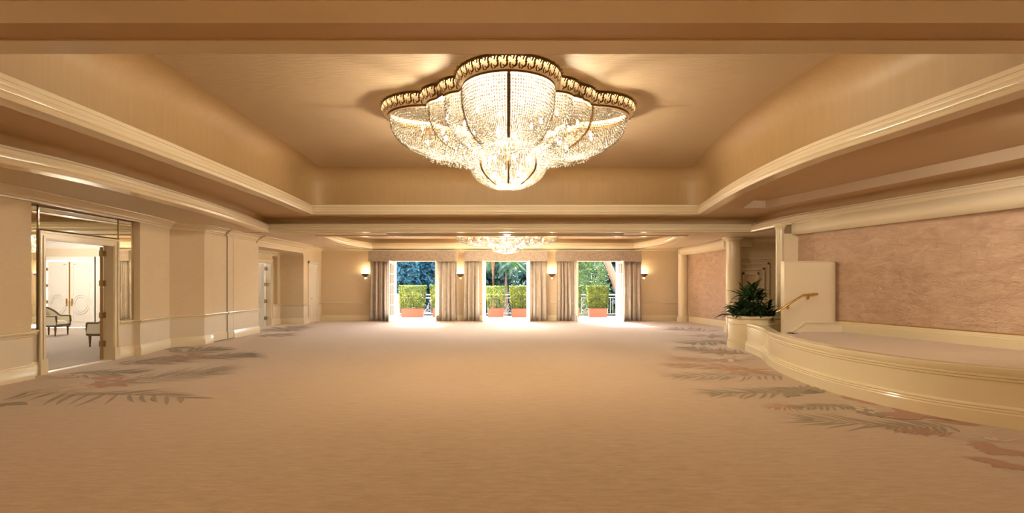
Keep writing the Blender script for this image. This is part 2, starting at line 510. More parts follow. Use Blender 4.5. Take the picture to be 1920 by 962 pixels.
petals((1310, 640), 8, 0.8, 0.2, 'greige')
frond((1365, 640), (1300, 644), 8, 0.7, 0.2, 'olive', 0, 0.0, 0.8)

# ------------------------------------------------------------------ walls
RAIL, BASEH = 0.80, 0.24
base_prof = [(0, 0), (0.035, 0), (0.035, 0.17), (0.028, 0.18), (0.028, 0.20), (0.018, 0.215), (0.012, BASEH), (0, BASEH)]
rail_prof = [(0, RAIL - 0.09), (0.016, RAIL - 0.085), (0.02, RAIL - 0.06), (0.035, RAIL - 0.045), (0.05, RAIL - 0.02), (0.045, RAIL), (0, RAIL)]
def cornice_prof(zt, w=0.2, h=0.2):
    return [(0, zt - h), (0.03, zt - h), (0.035, zt - h * 0.85), (0.07, zt - h * 0.72), (0.075, zt - h * 0.6), (w * 0.55, zt - h * 0.42), (w * 0.72, zt - h * 0.22),
            (w * 0.95, zt - h * 0.16), (w, zt - h * 0.08), (w, zt), (0, zt)]

wall_left = struct(empty('wall_left'), 'woven tan left wall with angled piers and wainscot', 'wall')
runA = [(-8.0, -7.0), (-8.02, 9.0), (-8.235, 9.02), (-8.251, 9.36)]
runB = [(-8.343, 11.46), (-8.364, 11.95), (-8.25, 12.0), (-8.50, 13.45), (-8.02, 14.15), (-8.06, 14.62)]
runC = [(-8.10, 15.80), (-8.10, 17.4), (-9.12, 17.4), (-9.12, 18.9)]
runD = [(-9.12, 20.75), (-9.08, 21.4), (-8.15, 21.4), (-8.15, 21.92)]
runE = [(-8.15, 22.95), (-8.15, YF + 0.1)]
TH = 0.16
bb_left = struct(empty('baseboard_left'), 'cream moulded baseboard along the left wall', 'baseboard')
for run in (runA, runB, runC, runD, runE):
    p = run[::-1]
    MB().sweep(p, [(0, RAIL - 0.02), (-TH, RAIL - 0.02), (-TH, 3.3), (0, 3.3)]).build('wall_section', 'wall', wall_left)
    MB().sweep(p, [(0, 0), (-TH, 0), (-TH, RAIL - 0.02), (0, RAIL - 0.02)]).build('wainscot', 'wain', wall_left)
    auto_smooth(MB().sweep(p, rail_prof).build('chair_rail', 'cream', wall_left))
    auto_smooth(MB().sweep(p, base_prof).build('skirting', 'cream', bb_left))
# headers over openings
MB().sweep([(-8.345, 11.5), (-8.248, 9.3)], [(0, 2.42), (-TH, 2.42), (-TH, 3.3), (0, 3.3)]).build('wall_header', 'wall', wall_left)
MB().box(-9.28, -9.12, 18.8, 20.8, 2.45, 3.3).build('wall_header', 'wall', wall_left)
MB().box(-8.31, -8.15, 21.9, 22.97, 2.5, 3.3).build('wall_header', 'wall', wall_left)
# cornice along the left wall
tr = struct(empty('trim_1'), 'cream crown cornice along the left wall', 'cornice')
for p in ([(-8.0, -7.0), (-8.0, 9.0), (-8.26, 12.0), (-8.5, 13.45)], [(-8.5, 13.45), (-8.02, 14.15), (-8.06, 15.15)], [(-8.06, 15.3), (-8.10, 17.4)]):
    auto_smooth(MB().sweep(p[::-1], cornice_prof(H1 + 0.01, 0.2, 0.18)).build('cornice', 'cream', tr))
# dropped header over the left bay of the far doors, with its own cornice
hd = struct(empty('trim_2'), 'cream dropped header over the side bay', 'header')
MB().box(-8.32, -8.12, 17.3, 21.45, 2.84, 3.2).build('header_beam', 'cream', hd)
auto_smooth(MB().sweep([(-8.12, 21.4), (-8.12, 17.25)], cornice_prof(H1 + 0.01, 0.34, 0.26)).build('header_cornice', 'cream', hd))
auto_smooth(MB().sweep([(-8.15, YF), (-8.15, 21.3)], cornice_prof(H1 + 0.01, 0.14, 0.13)).build('cornice', 'cream', hd))
MB().box(-9.3, -8.2, 17.35, 21.45, 2.86, 2.92).build('bay_ceiling', 'soffit', hd)
auto_smooth(MB().sweep([(-8.15, 21.4), (-9.08, 21.4), (-9.12, 17.4)], cornice_prof(2.86, 0.10, 0.10)).build('bay_cornice', 'cream', hd))

# sliding partition pocket in the left wall
d3 = struct(empty('door_3'), 'fabric covered partition pocket doors between wall piers', 'pocket door')
for (ya, yb, xo) in ((14.65, 15.44, -8.105), (15.47, 15.77, -8.09)):
    q = [(xo, yb), (xo, ya)]
    MB().sweep(q, [(0, RAIL), (-0.05, RAIL), (-0.05, 3.12), (0, 3.12)]).build('panel', 'wall', d3)
    MB().sweep(q, [(0, 0.02), (-0.05, 0.02), (-0.05, RAIL), (0, RAIL)]).build('lower_panel', 'wain', d3)
    auto_smooth(MB().sweep(q, rail_prof).build('chair_rail', 'cream', d3))
    MB().sweep(q, [(0, 0.02), (0.02, 0.02), (0.02, 0.2), (0, 0.24)]).build('kick_rail', 'cream', d3)
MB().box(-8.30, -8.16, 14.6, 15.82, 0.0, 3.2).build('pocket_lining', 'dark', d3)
MB().box(-8.10, -8.085, 15.445, 15.465, 0.02, 3.1).build('edge_strip', 'rail', d3)

# far wall with three terrace openings
OPEN = [(-4.92, -3.05), (-0.96, 0.915), (3.05, 4.88)]
DH = 2.64
wall_back = struct(empty('wall_back'), 'tan fabric end wall with three terrace doorways', 'wall')
bb_back = struct(empty('baseboard_back'), 'cream baseboard along the terrace wall', 'baseboard')
xs = [-8.3] + [x for o in OPEN for x in o] + [7.9]
for k in range(0, len(xs), 2):
    x0, x1 = xs[k], xs[k + 1]
    MB().box(x0, x1, YF, YF + 0.25, RAIL - 0.02, 3.3).build('wall_section', 'wall', wall_back)
    MB().box(x0, x1, YF, YF + 0.25, 0, RAIL - 0.02).build('lower_wall', 'wall', wall_back)
    q = [(x1 - (0.08 if k < 6 else 0), YF), (x0 + (0.08 if k else 0), YF)]
    auto_smooth(MB().sweep(q, rail_prof).build('chair_rail', 'cream', wall_back))
    auto_smooth(MB().sweep(q, base_prof).build('skirting', 'cream', bb_back))
for x0, x1 in OPEN:
    MB().box(x0, x1, YF, YF + 0.25, DH, 3.3).build('wall_header', 'wall', wall_back)
t3 = struct(auto_smooth(MB().sweep([(7.7, YF), (-8.15, YF)], cornice_prof(H1 + 0.01, 0.12, 0.10)).build('trim_3', 'cream')), 'slim cream cornice above the terrace wall', 'cornice')
wall_front = struct(MB().box(-8.3, 10.3, -7.2, -7.0, 0, 4.9).build('wall_front', 'wall'), 'tan wall behind the viewer', 'wall')

# ------------------------------------------------------------------ right side: stage wall
PW = catmull([(9.6, 2.5), (9.05, 6.5), (8.6, 8.87), (7.82, 12.2), (7.46, 13.74)], 8)      # near -> far
PW2 = catmull([(8.07, 18.55), (8.10, 19.5), (7.98, 21.3), (7.72, 22.95)], 6)
wall_right = struct(empty('wall_right'), 'rose plaster stage wall with cream frame', 'wall')
STG = 0.50
MB().sweep(PW, [(-0.03, 0), (-0.2, 0), (-0.2, 3.3), (-0.03, 3.3)]).build('backing', 'cream', wall_right)
MB().sweep(PW2, [(-0.03, 0), (-0.2, 0), (-0.2, 3.3), (-0.03, 3.3)]).build('backing', 'cream', wall_right)
def along(path, s0, s1, step=0.15):
    P = [Vector(p) for p in path]; seg = [(P[i + 1] - P[i]).length for i in range(len(P) - 1)]
    def at(s):
        for i, l in enumerate(seg):
            if s <= l or i == len(seg) - 1: return P[i] + (P[i + 1] - P[i]) * min(1.0, s / l)
            s -= l
    n = max(2, int((s1 - s0) / step))
    return [tuple(at(s0 + (s1 - s0) * k / n)) for k in range(n + 1)]
def plen(path):
    P = [Vector(p) for p in path]; return sum((P[i + 1] - P[i]).length for i in range(len(P) - 1))
for path, z0, w in ((PW, STG + 0.26, 1.12), (PW2, 0.24, 1.2)):
    T = plen(path); n = max(1, round(T / w)); zt = 2.90
    for r in range(2):
        za = z0 if r == 0 else 1.62; zb = 1.62 if r == 0 else zt
        off = 0.5 * (r % 2)
        edges = sorted(set([0.0] + [min(T, max(0, (k + off) * T / n)) for k in range(n + 1)] + [T]))
        for a, b in zip(edges[:-1], edges[1:]):
            if b - a < 0.05: continue
            MB().sweep(along(path, a + 0.0015, b - 0.0015), [(0, za + 0.0015), (-0.03, za + 0.0015), (-0.03, zb - 0.0015), (0, zb - 0.0015)]).build('plaster_panel', 'pink', wall_right)
auto_smooth(MB().sweep(PW, [(0.0, STG), (0.05, STG), (0.05, STG + 0.17), (0.04, STG + 0.18), (0.04, STG + 0.205), (0.025, STG + 0.215), (0.025, STG + 0.24), (0, STG + 0.24)]).build('stage_skirting', 'stagecream', wall_right))
MB().sweep(PW, [(0, STG + 0.24), (0.022, STG + 0.24), (0.022, STG + 0.258), (0, STG + 0.258)]).build('gilt_bead', 'brass', wall_right)
auto_smooth(MB().sweep(PW2, base_prof).build('skirting', 'stagecream', wall_right))
MB().sweep(PW2[-2:], [(0, 0.2), (0.02, 0.2), (0.02, 2.9), (0, 2.9)]).build('frame_strip', 'cream', wall_right)
MB().sweep([PW[-1], (PW[-1][0] - 0.01, PW[-1][1] + 0.02)], [(0.0, STG), (0.02, STG), (0.02, 2.9), (0, 2.9)]).build('frame_strip', 'brass', wall_right)
# curved cream fascia over the rose walls
FAS = 2.87
MB().sweep(PW, [(0.14, FAS), (0.14, H1 + 0.03), (-0.1, H1 + 0.03), (-0.1, FAS)]).build('fascia', 'cream', wall_right, True)
MB().sweep(catmull([(7.45, 17.9), (7.62, 19.5), (7.66, 21.3), (7.5, 22.95)], 6), [(0.14, FAS - 0.02), (0.14, H1 + 0.02), (-0.75, H1 + 0.02), (-0.75, FAS - 0.02)]).build('fascia', 'cream', wall_right, True)
# end of the stage wall
MB().box(7.05, 7.62, 13.68, 13.86, 0, 2.9).build('wall_end', 'cream', wall_right)
# alcove behind the columns with a panelled door
MB().box(7.8, 10.3, 18.3, 18.5, 0, 3.3).build('alcove_wall', 'wall', wall_right)
MB().box(10.1, 10.3, 2.0, 18.5, 0, 3.3).build('side_wall', 'wall', wall_right)
auto_smooth(MB().sweep([(10.1, 18.3), (7.8, 18.3)], cornice_prof(H1, 0.14, 0.16)).build('alcove_cornice', 'cream', wall_right))
MB().box(7.8, 10.1, 18.26, 18.3, 2.46, 2.50).build('alcove_rail', 'cream', wall_right)
d4 = struct(empty('door_4', (8.35, 18.3, 0)), 'cream panelled backstage door in the alcove', 'door')
MB().box(-0.62, 0.62, -0.03, 0.0, 0, 2.34).build('door_leaf', 'wall', d4)
for a, b in ((0.62, 0.09), (0.44, 0.12), (0.28, 0.08)):
    hh = 2.34 - (0.62 - a) * 1.0
    m = MB()
    m.box(-a, -a + 0.07, -b, -0.02, 0.1, hh); m.box(a - 0.07, a, -b, -0.02, 0.1, hh); m.box(-a, a, -b, -0.02, hh - 0.07, hh)
    m.build('panel_moulding', 'cream', d4)

def column(x, y, r, z1, label, cap=True):
    pr = [(r * 1.28, 0), (r * 1.28, 0.16), (r * 1.2, 0.18), (r * 1.22, 0.2), (r * 1.1, 0.235), (r, 0.26), (r, z1 - 0.26)]
    body = [(r, z1 - 0.14), (r * 1.1, z1 - 0.12), (r * 1.12, z1 - 0.09), (r * 1.5, z1 - 0.04), (r * 1.55, z1)] if cap else [(r, z1)]
    t = empty('column', (x, y, 0))
    auto_smooth(MB().lathe([(r, 0.26), (r, z1 - 0.14 if cap else z1)], 32).build('shaft', 'cream', t), 50)
    auto_smooth(MB().lathe(pr[:6], 32).build('column_base', 'cream', t), 30)
    if cap: auto_smooth(MB().lathe(body, 32).build('capital', 'cream', t), 30)
    return tag(t, label, 'column')
column(7.55, 22.85, 0.20, FAS + 0.01, 'cream round column at the corner of the terrace wall', False)
column(7.56, 17.8, 0.23, H1, 'cream round column with flared capital beside the alcove')
column(7.05, 13.76, 0.10, 3.14, 'slender cream column at the end of the stage wall')

# ------------------------------------------------------------------ ceiling
LOWL = catmull([(-7.03, 15.8), (-6.62, 13.2), (-6.36, 10.83), (-6.25, 8.13), (-6.50, 6.4), (-6.95, 3.18)], 8)   # far -> near
LOWR = [(p[0] - 0.14, p[1]) for p in catmull([(9.3, 3.18), (9.05, 6.5), (8.6, 8.87), (7.82, 12.2), (7.46, 13.74), (7.36, 15.8)], 8)]
LOW = LOWL + LOWR                                     # counter-clockwise, inside on the left
UPL = catmull([(-5.45, 15.0), (-5.33, 12.8), (-5.28, 10.7), (-5.26, 8.3), (-5.27, 6.5), (-5.35, 4.58)], 8)
UPR = catmull([(5.3, 4.58), (5.05, 6.5), (4.78, 8.7), (4.88, 11.4), (5.38, 15.0)], 8)
UPP = UPL + UPR
FARL = catmull([(-5.75, 22.85), (-6.1, 21.2), (-6.15, 19.4), (-5.85, 17.25)], 8)
FARR = catmull([(5.55, 17.25), (5.85, 19.4), (5.8, 21.2), (5.45, 22.85)], 8)
FAR = FARL + FARR
NEAR = [(-5.5, 1.2), (-5.5, -5.6), (5.5, -5.6), (5.5, 1.2)]
LOW, UPP, FAR = [[(v[0], v[1]) for v in MB().sweep(l_, [(-0.11, 0)], True, False).v] for l_ in (LOW, UPP, FAR)]
ceiling = struct(empty('ceiling'), 'stepped coffered ceiling with gold panels and cream mouldings', 'ceiling')
def inset(loop, d):
    mb = MB().sweep(loop, [(d, 0)], True, False)
    return [(v[0], v[1]) for v in mb.v]
flat([[(-9.4, -7.1), (10.2, -7.1), (10.2, YF + 0.1), (-9.4, YF + 0.1)], inset(LOW, -0.10), inset(FAR, -0.10), inset(NEAR, -0.10)], H1).build('soffit', 'soffit', ceiling, fix=False)
lip_low = lambda z, h=0.25: [(0.10, z), (0.115, z + 0.03), (0.10, z + 0.04), (0.125, z + 0.06), (0.13, z + 0.10), (0.115, z + 0.125), (0.10, z + 0.13), (0.105, z + 0.15),
                            (0.09, z + 0.155), (0.085, z + 0.185), (0.05, z + 0.21), (0.045, z + h - 0.015), (0.0, z + h), (-0.16, z + h), (-0.16, z - 0.012), (0.09, z - 0.012)]
auto_smooth(MB().sweep(LOW, lip_low(H1), True).build('lip_moulding', 'cream', ceiling), 40)
auto_smooth(MB().sweep(UPP, lip_low(H2, 0.28), True).build('lip_moulding', 'cream', ceiling), 40)
auto_smooth(MB().sweep(FAR, lip_low(H1 - 0.02), True).build('lip_moulding', 'cream', ceiling), 40)
auto_smooth(MB().sweep(NEAR, lip_low(H1), True).build('lip_moulding', 'cream', ceiling), 40)
# lower riser with small cove, and the step panel
cov = [(-0.16, H1 + 0.22)] + [(-0.16 + 0.16 * (1 - math.cos(a)), H2 - 0.16 + 0.16 * math.sin(a)) for a in [PI / 2 * k / 5 for k in range(6)]]
auto_smooth(MB().sweep(LOW, cov, True, False).build('lower_riser', 'ring', ceiling, fix=False), 60)
REC_in = catmull([(6.15, 13.9), (5.62, 11.6), (5.40, 9.8), (5.52, 7.8), (5.85, 6.0), (6.4, 4.4)], 6)
REC_out = [(8.55, 4.4), (8.4, 6.5), (8.0, 8.8), (7.25, 12.0), (6.75, 13.9)]
REC = REC_in + REC_out                                # counter-clockwise
flat([inset(LOW, 0.0), inset(UPP, -0.10), REC], H2).build('step_panel', 'ring', ceiling, fix=False)
MB().sweep(REC, [(0, H2), (0, H2 + 0.2)], True, False).build('recess_edge', 'soffit', ceiling, fix=False)
flat([REC], H2 + 0.2).build('recess_panel', 'ring', ceiling, fix=False)
# upper riser: vertical paper, large cove, flat gold ceiling; corners rounded in plan
def rounded(loop, r, sharp=0.5, n=6):
    P = [Vector(p) for p in loop]; out = []
    N = len(P)
    for i in range(N):
        a, b, c = P[i - 1], P[i], P[(i + 1) % N]
        d1, d2 = (a - b).normalized(), (c - b).normalized()
        if d1.dot(d2) > -0.7:
            p0, p2 = b + d1 * r, b + d2 * r
            for k in range(n + 1):
                t = k / n; out.append(tuple(p0 * (1 - t) ** 2 + b * 2 * t * (1 - t) + p2 * t * t))
        else:
            if min((b - P[j]).length for j in CORN) > r * 1.05: out.append(tuple(b))
    return out
def coffer(loop, zl, zt, r, cr, mw, mc):
    global CORN
    CORN = []
    N = len(loop); P = [Vector(p) for p in loop]
    for i in range(N):
        if (P[i - 1] - P[i]).normalized().dot((P[(i + 1) % N] - P[i]).normalized()) > -0.7: CORN.append(i)
    allP = P
    rl = []
    for i in range(N):
        a, b, c = P[i - 1], P[i], P[(i + 1) % N]
        if i in CORN:
            d1, d2 = (a - b).normalized(), (c - b).normalized()
            p0, p2 = b + d1 * r, b + d2 * r
            for k in range(9):
                t = k / 8; rl.append(tuple(p0 * (1 - t) ** 2 + b * 2 * t * (1 - t) + p2 * t * t))
        elif min((b - P[j]).length for j in CORN) > r * 1.1: rl.append(tuple(b))
    cv = [(-0.14, zl)] + [(-0.14 + cr * (1 - math.cos(a)), zt - cr + cr * math.sin(a)) for a in [PI / 2 * k / 8 for k in range(9)]]
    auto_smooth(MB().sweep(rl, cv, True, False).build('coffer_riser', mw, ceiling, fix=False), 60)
    flat([inset(rl, -0.14 + cr)], zt).build('coffer_panel', mc, ceiling, fix=False)
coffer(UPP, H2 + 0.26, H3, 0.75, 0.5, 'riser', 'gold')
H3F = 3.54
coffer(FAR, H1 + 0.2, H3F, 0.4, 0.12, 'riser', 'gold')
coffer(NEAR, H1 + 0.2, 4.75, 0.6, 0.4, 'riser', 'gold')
# roof slab keeps the sky out
MB().box(-9.5, 10.4, -7.3, 23.8, 5.0, 5.1).build('roof_slab', 'soffit', ceiling)
MB().box(10.3, 10.4, -7.3, 23.8, 0, 5.1).build('outer_wall', 'soffit', wall_right)
MB().box(-9.5, -8.2, -7.3, 5.9, 0, 5.1).build('outer_wall', 'soffit', wall_left)
MB().box(-9.5, -9.4, 5.9, 23.8, 3.2, 5.1).build('outer_wall', 'soffit', wall_left)
MB().box(-9.5, 10.4, 23.71, 23.8, 2.75, 5.1).build('outer_wall', 'soffit', wall_back)
MB().box(7.85, 10.4, 23.5, 23.8, 0, 2.8).build('outer_wall', 'soffit', wall_back)
# downlights added out of view to brighten the stage and rose wall
for (x, y, lb) in ((6.9, 6.0, 'added downlight brightening the middle of the stage'), (7.9, 5.0, 'added downlight brightening the stage from its near corner')):
    t = empty('added_stage_fill', (x, y, H2 + 0.195))
    auto_smooth(MB().lathe([(0.14, 0), (0.14, -0.02), (0.10, -0.025), (0.10, 0)], 24).build('trim_ring', 'cream', t), 40)
    MB().lathe([(0.10, -0.004), (0.02, -0.010)], 20).build('lens', 'globe', t)
    l = bpy.data.lights.new('spot', 'SPOT'); l.energy = 95; l.spot_size = math.radians(95); l.spot_blend = 0.9; l.color = (1.0, 0.86, 0.66); l.shadow_soft_size = 0.10
    o = bpy.data.objects.new('spot', l); COL.objects.link(o); o.parent = t; o.location = (0, 0, -0.06)
    o.rotation_euler = (Vector((7.2, 12.0, 0.6)) - Vector((x, y, H2 + 0.1))).to_track_quat('-Z', 'Y').to_euler()
    tag(t, lb, 'downlight', 'added stage fill lights')
# partition track and the long air slot across the far bay
t5 = struct(MB().box(-8.1, 7.4, 15.98, 16.03, H1 - 0.012, H1).build('trim_4', 'hinge'), 'thin bronze partition track across the ceiling', 'track')
vt = empty('air_slot', (-0.05, 16.5, H1 - 0.002))
MB().box(-3.6, 3.6, -0.10, 0.10, -0.012, -0.004).build('slot_opening', 'dark', vt)
MB().box(-3.65, 3.65, -0.13, -0.10, -0.03, 0).build('slot_flange', 'cream', vt)
MB().box(-3.65, 3.65, 0.10, 0.13, -0.03, 0).build('slot_flange', 'cream', vt)
MB().box(-3.6, 3.6, -0.012, 0.012, -0.02, 0).build('slot_blade', 'hinge', vt)
tag(vt, 'long dark linear air slot in the soffit before the far chandelier', 'air vent')

# ------------------------------------------------------------------ chandeliers
def chand_plan(n_big=44, n_small=12):
    """quatrefoil: four large arcs, each flanked by two small ones; returns points and marks of junctions"""
    pts = []; marks = {'tip': [], 'join': [], 'notch': []}
    J, NT, TIP = Vector((0.77, 1.52)), Vector((1.0, 1.0)), 2.25
    def arc(a, b, sag, n):
        m = (a + b) / 2; ch = (b - a); h = ch.length / 2
        out_ = m.normalized()
        R = (h * h + sag * sag) / (2 * sag); c = m + out_ * (sag - R)
        a0 = math.atan2(a.y - c.y, a.x - c.x); a1 = math.atan2(b.y - c.y, b.x - c.x)
        while a1 < a0: a1 += 2 * PI
        return [c + Vector((math.cos(a0 + (a1 - a0) * k / n), math.sin(a0 + (a1 - a0) * k / n))) * R for k in range(n)]
    for q in range(4):
        rot = Matrix.Rotation(q * PI / 2, 2)
        jr, jl = Vector((J.x, J.y)), Vector((-J.x, J.y))
        nr = Vector((NT.x, NT.y)); nl = Vector((-NT.x, NT.y))
        marks['notch'].append(len(pts)); pts += [rot @ p for p in arc(nr, jr, 0.13, n_small)]
        marks['join'].append(len(pts)); big = arc(jr, jl, TIP - J.y, n_big)
        marks['tip'].append(len(pts) + n_big // 2); pts += [rot @ p for p in big]
        marks['join'].append(len(pts)); pts += [rot @ p for p in arc(jl, nl, 0.13, n_small)]
    return pts, marks

OCT_V = np.array([(1, 0, 0), (-1, 0, 0), (0, 1, 0), (0, -1, 0), (0, 0, 1), (0, 0, -1)], float)
OCT_F = np.array([(0, 2, 4), (2, 1, 4), (1, 3, 4), (3, 0, 4), (2, 0, 5), (1, 2, 5), (3, 1, 5), (0, 3, 5)])
def beads(points, r, name, parent):
    P = np.array(points, float); n = len(P)
    sc = rng.uniform(0.85, 1.15, (n, 1, 1)) * np.array([r, r, r * 1.25])
    ang = rng.uniform(0, PI / 2, n); c, s = np.cos(ang), np.sin(ang)
    R = np.zeros((n, 3, 3)); R[:, 0, 0] = c; R[:, 0, 1] = -s; R[:, 1, 0] = s; R[:, 1, 1] = c; R[:, 2, 2] = 1
    V = np.einsum('nij,kj->nki', R, OCT_V) * sc + P[:, None, :]
    Fc = (OCT_F[None] + (np.arange(n) * 6)[:, None, None]).reshape(-1, 3)
    me = bpy.data.meshes.new(name)
    me.vertices.add(n * 6); me.vertices.foreach_set('co', V.reshape(-1))
    me.loops.add(len(Fc) * 3); me.loops.foreach_set('vertex_index', Fc.reshape(-1).astype(np.int32))
    me.polygons.add(len(Fc)); me.polygons.foreach_set('loop_start', np.arange(0, len(Fc) * 3, 3, dtype=np.int32))
    me.update(calc_edges=True)
    me.materials.append(M['bead'])
    o = bpy.data.objects.new(name, me); COL.objects.link(o); o.parent = parent
    o['kind'] = 'stuff'
    return o

def chandelier(name_label, ornaments=True):
    root = empty('crystal_chandelier')
    pts, marks = chand_plan()
    N = len(pts)
    # rim
    rim_prof = [(0.0, 0.0), (-0.035, -0.03), (-0.05, -0.09), (-0.02, -0.16), (0.06, -0.20)]
    path = [(p.x, p.y) for p in pts]
    rim = auto_smooth(MB().sweep(path, rim_prof, True, False).build('rim', 'rimglass', root), 50)
    for (d, z, r) in ((-0.015, -0.012, 0.022), (0.075, -0.205, 0.024)):
        ring = inset(path, d)
        mb = MB(); n = len(ring); v = []; f = []
        mb.sweep(path, [(d - r, z - r), (d + r, z - r), (d + r, z + r), (d - r, z + r)], True)
        mb.build('rim_band', 'bronze', rim)
    MB().add([(p_[0], p_[1], -0.03) for p_ in inset(path, 0.03)], [tuple(range(N))]).build('glare_plate', 'plate', root, fix=False)  # dark plate added to stop the lit ceiling glaring through the beads
    # bead bowls: surface from the rim to a circle
    R0 = 0.66
    def surf(i, v):
        p = pts[i % N]; a = math.atan2(p.y, p.x)
        rim = Vector((p.x, p.y)) - Vector((p.x, p.y)).normalized() * 0.10
        c = Vector((math.cos(a), math.sin(a))) * R0
        ph = v * PI / 2
        k = 1 - max(0.0, math.cos(ph)) ** 0.55
        q = rim.lerp(c, k)
        return Vector((q.x, q.y, -0.21 - 0.60 * math.sin(ph) ** 0.8 - 0.20 * k))
    # arc-length parameter round the rim
    L = [0.0]
    for i in range(N): L.append(L[-1] + (pts[(i + 1) % N] - pts[i]).length)
    def strand_pts(s, step, v1=1.0):
        i = max(j for j in range(N) if L[j] <= s)
        t = (s - L[i]) / (L[i + 1] - L[i])
        ds = 150; prev = None; acc = 0; out = []
        for k in range(ds + 1):
            v = v1 * k / ds
            q = surf(i, v).lerp(surf(i + 1, v), t)
            if prev is None: out.append(q); acc = 0
            else:
                acc += (q - prev).length
                if acc >= step: out.append(q); acc = 0
            prev = q
        return out
    bounds = sorted(marks['notch'] + marks['join'] + marks['tip'])
    bl = [L[b] for b in bounds] + [L[N]]
    for a, b in zip(bl[:-1], bl[1:]):
        n = max(3, round((b - a) / 0.042)); P = []
        for k in range(n):
            v1 = 1.0 if k % 3 == 0 else (0.96 if k % 3 == 1 else 0.9)
            P += strand_pts(a + (b - a) * (k + 0.5) / n, 0.044, v1)
        beads(P, 0.0168, 'bead_curtain', root)
    # fringe under the bowls
    P = []
    for k in range(2200):
        i = int(rng.integers(0, N)); v = 1 - 0.28 * rng.uniform(0, 1) ** 1.6
        q = surf(i, v); P.append((q.x, q.y, q.z - rng.uniform(0.0, 0.09)))
    beads(P, 0.013, 'bead_fringe', root)
    # ribs
    def ribbon(path, w, name):
        mb = MB(); pts_ = [Vector(p) for p in path]; v = []; f = []
        for p in pts_:
            o_ = Vector((p.x, p.y, 0)).normalized(); t_ = Vector((-o_.y, o_.x, 0))
            q = p + o_ * 0.012
            v += [q - t_ * w, q + t_ * w, q + t_ * w - o_ * 0.03, q - t_ * w - o_ * 0.03]
        for k in range(len(pts_) - 1):
            for j in range(4):
                f.append((k * 4 + j, k * 4 + (j + 1) % 4, k * 4 + 4 + (j + 1) % 4, k * 4 + 4 + j))
        mb.add(v, f).build(name, 'bronze', root)
    for i in marks['tip']: ribbon([surf(i, v / 14 * 0.86) for v in range(15)], 0.024, 'rib')
    for i in marks['join']: ribbon([surf(i, v / 14 * 0.88) for v in range(15)], 0.017, 'rib')
    # centre crown and the lower basket
    def basket(prof, n, step_r, name, ribs=0):
        P = []
        for k in range(n):
            a = 2 * PI * k / n
            for r, z in prof: P.append((r * math.cos(a), r * math.sin(a), z))
        beads(P, step_r, name, root)
        for k in range(ribs):
            a = 2 * PI * k / ribs + PI / 2
            ribbon([Vector((r * math.cos(a), r * math.sin(a), z)) for r, z in prof[::4]], 0.016, 'rib')
    cr = [(0.55 - 0.02 * math.sin(k / 9 * PI), -0.62 - k * 0.032) for k in range(10)]
    basket(cr, 74, 0.0145, 'bead_crown')
    lo = []
    for k in range(34):
        u = k / 33
        r = 0.66 + 0.02 * math.sin(u * PI) if u < 0.35 else 0.68 - 0.40 * ((u - 0.35) / 0.65) ** 2.1
        lo.append((r, -0.92 - 0.55 * u ** 0.92))
    basket(lo, 92, 0.0145, 'bead_basket', 8)
    bt = [(0.28 - 0.03 * k, -1.47 - 0.006 * k) for k in range(9)]
    basket(bt, 40, 0.013, 'bead_base')
    mb = MB().lathe([(0.001, -1.54), (0.03, -1.52), (0.035, -1.49), (0.012, -1.47), (0.012, -0.05)], 10)
    mb.build('centre_stem', 'bronze', root)
    # bulbs on arms
    bulb_me = MB().lathe([(0.006, -0.03), (0.02, -0.01), (0.022, 0.012), (0.012, 0.04), (0.002, 0.06)], 8)
    first = None
    spots = []
    for q in range(12):
        a = 2 * PI * q / 12 + 0.13
        rr = 1.55 if q % 3 == 0 else 1.3
        spots += [(rr * math.cos(a), rr * math.sin(a), -0.45), ((rr - 0.4) * math.cos(a + 0.2), (rr - 0.4) * math.sin(a + 0.2), -0.68), ((rr - 0.05) * math.cos(a - 0.22), (rr - 0.05) * math.sin(a - 0.22), -0.62)]
    for q in range(8):
        a = 2 * PI * q / 8 + 0.2
        spots += [(0.42 * math.cos(a), 0.42 * math.sin(a), -1.02), (0.3 * math.cos(a + 0.4), 0.3 * math.sin(a + 0.4), -1.28)]
    for s in spots:
        if first is None:
            first = bulb_me.build('bulb', 'bulb', root, True); b = first
        else:
            b = first.copy(); COL.objects.link(b); b.parent = root
        b.location = s
    # openwork ornaments on the rim
    if ornaments:
        om = MB()
        def rib2(ps, w):
            v = []; f = []
            for i, p in enumerate(ps):
                a = Vector(ps[max(i - 1, 0)]); c = Vector(ps[min(i + 1, len(ps) - 1)])
                t = (c - a).normalized(); n = Vector((-t.y, t.x)); ww = w * (0.45 + 0.55 * math.sin(PI * (i + 0.5) / len(ps)))
                v += [(p[0] + n.x * ww, p[1] + n.y * ww, 0.012), (p[0] - n.x * ww, p[1] - n.y * ww, 0.012)]
            for i in range(len(ps) - 1): f.append((2 * i, 2 * i + 1, 2 * i + 3, 2 * i + 2))
            om.add(v, f)
        rib2([(-0.065 + 0.13 * u + 0.025 * math.sin(2 * PI * u), -0.10 + 0.2 * u) for u in [k / 8 for k in range(9)]], 0.012)
        rib2([(0.028 + 0.035 * math.cos(a), 0.03 + 0.035 * math.sin(a)) for a in [0.3 + 4.2 * k / 8 for k in range(9)]], 0.011)
        rib2([(-0.028 + 0.035 * math.cos(a), -0.035 + 0.035 * math.sin(a)) for a in [PI + 0.3 + 4.2 * k / 8 for k in range(9)]], 0.011)
        rib2([(0.05, -0.10), (0.035, -0.06), (0.045, -0.02)], 0.012)
        rib2([(-0.05, 0.10), (-0.035, 0.06), (-0.05, 0.02)], 0.012)
        first = None
        n = round(L[N] / 0.128)
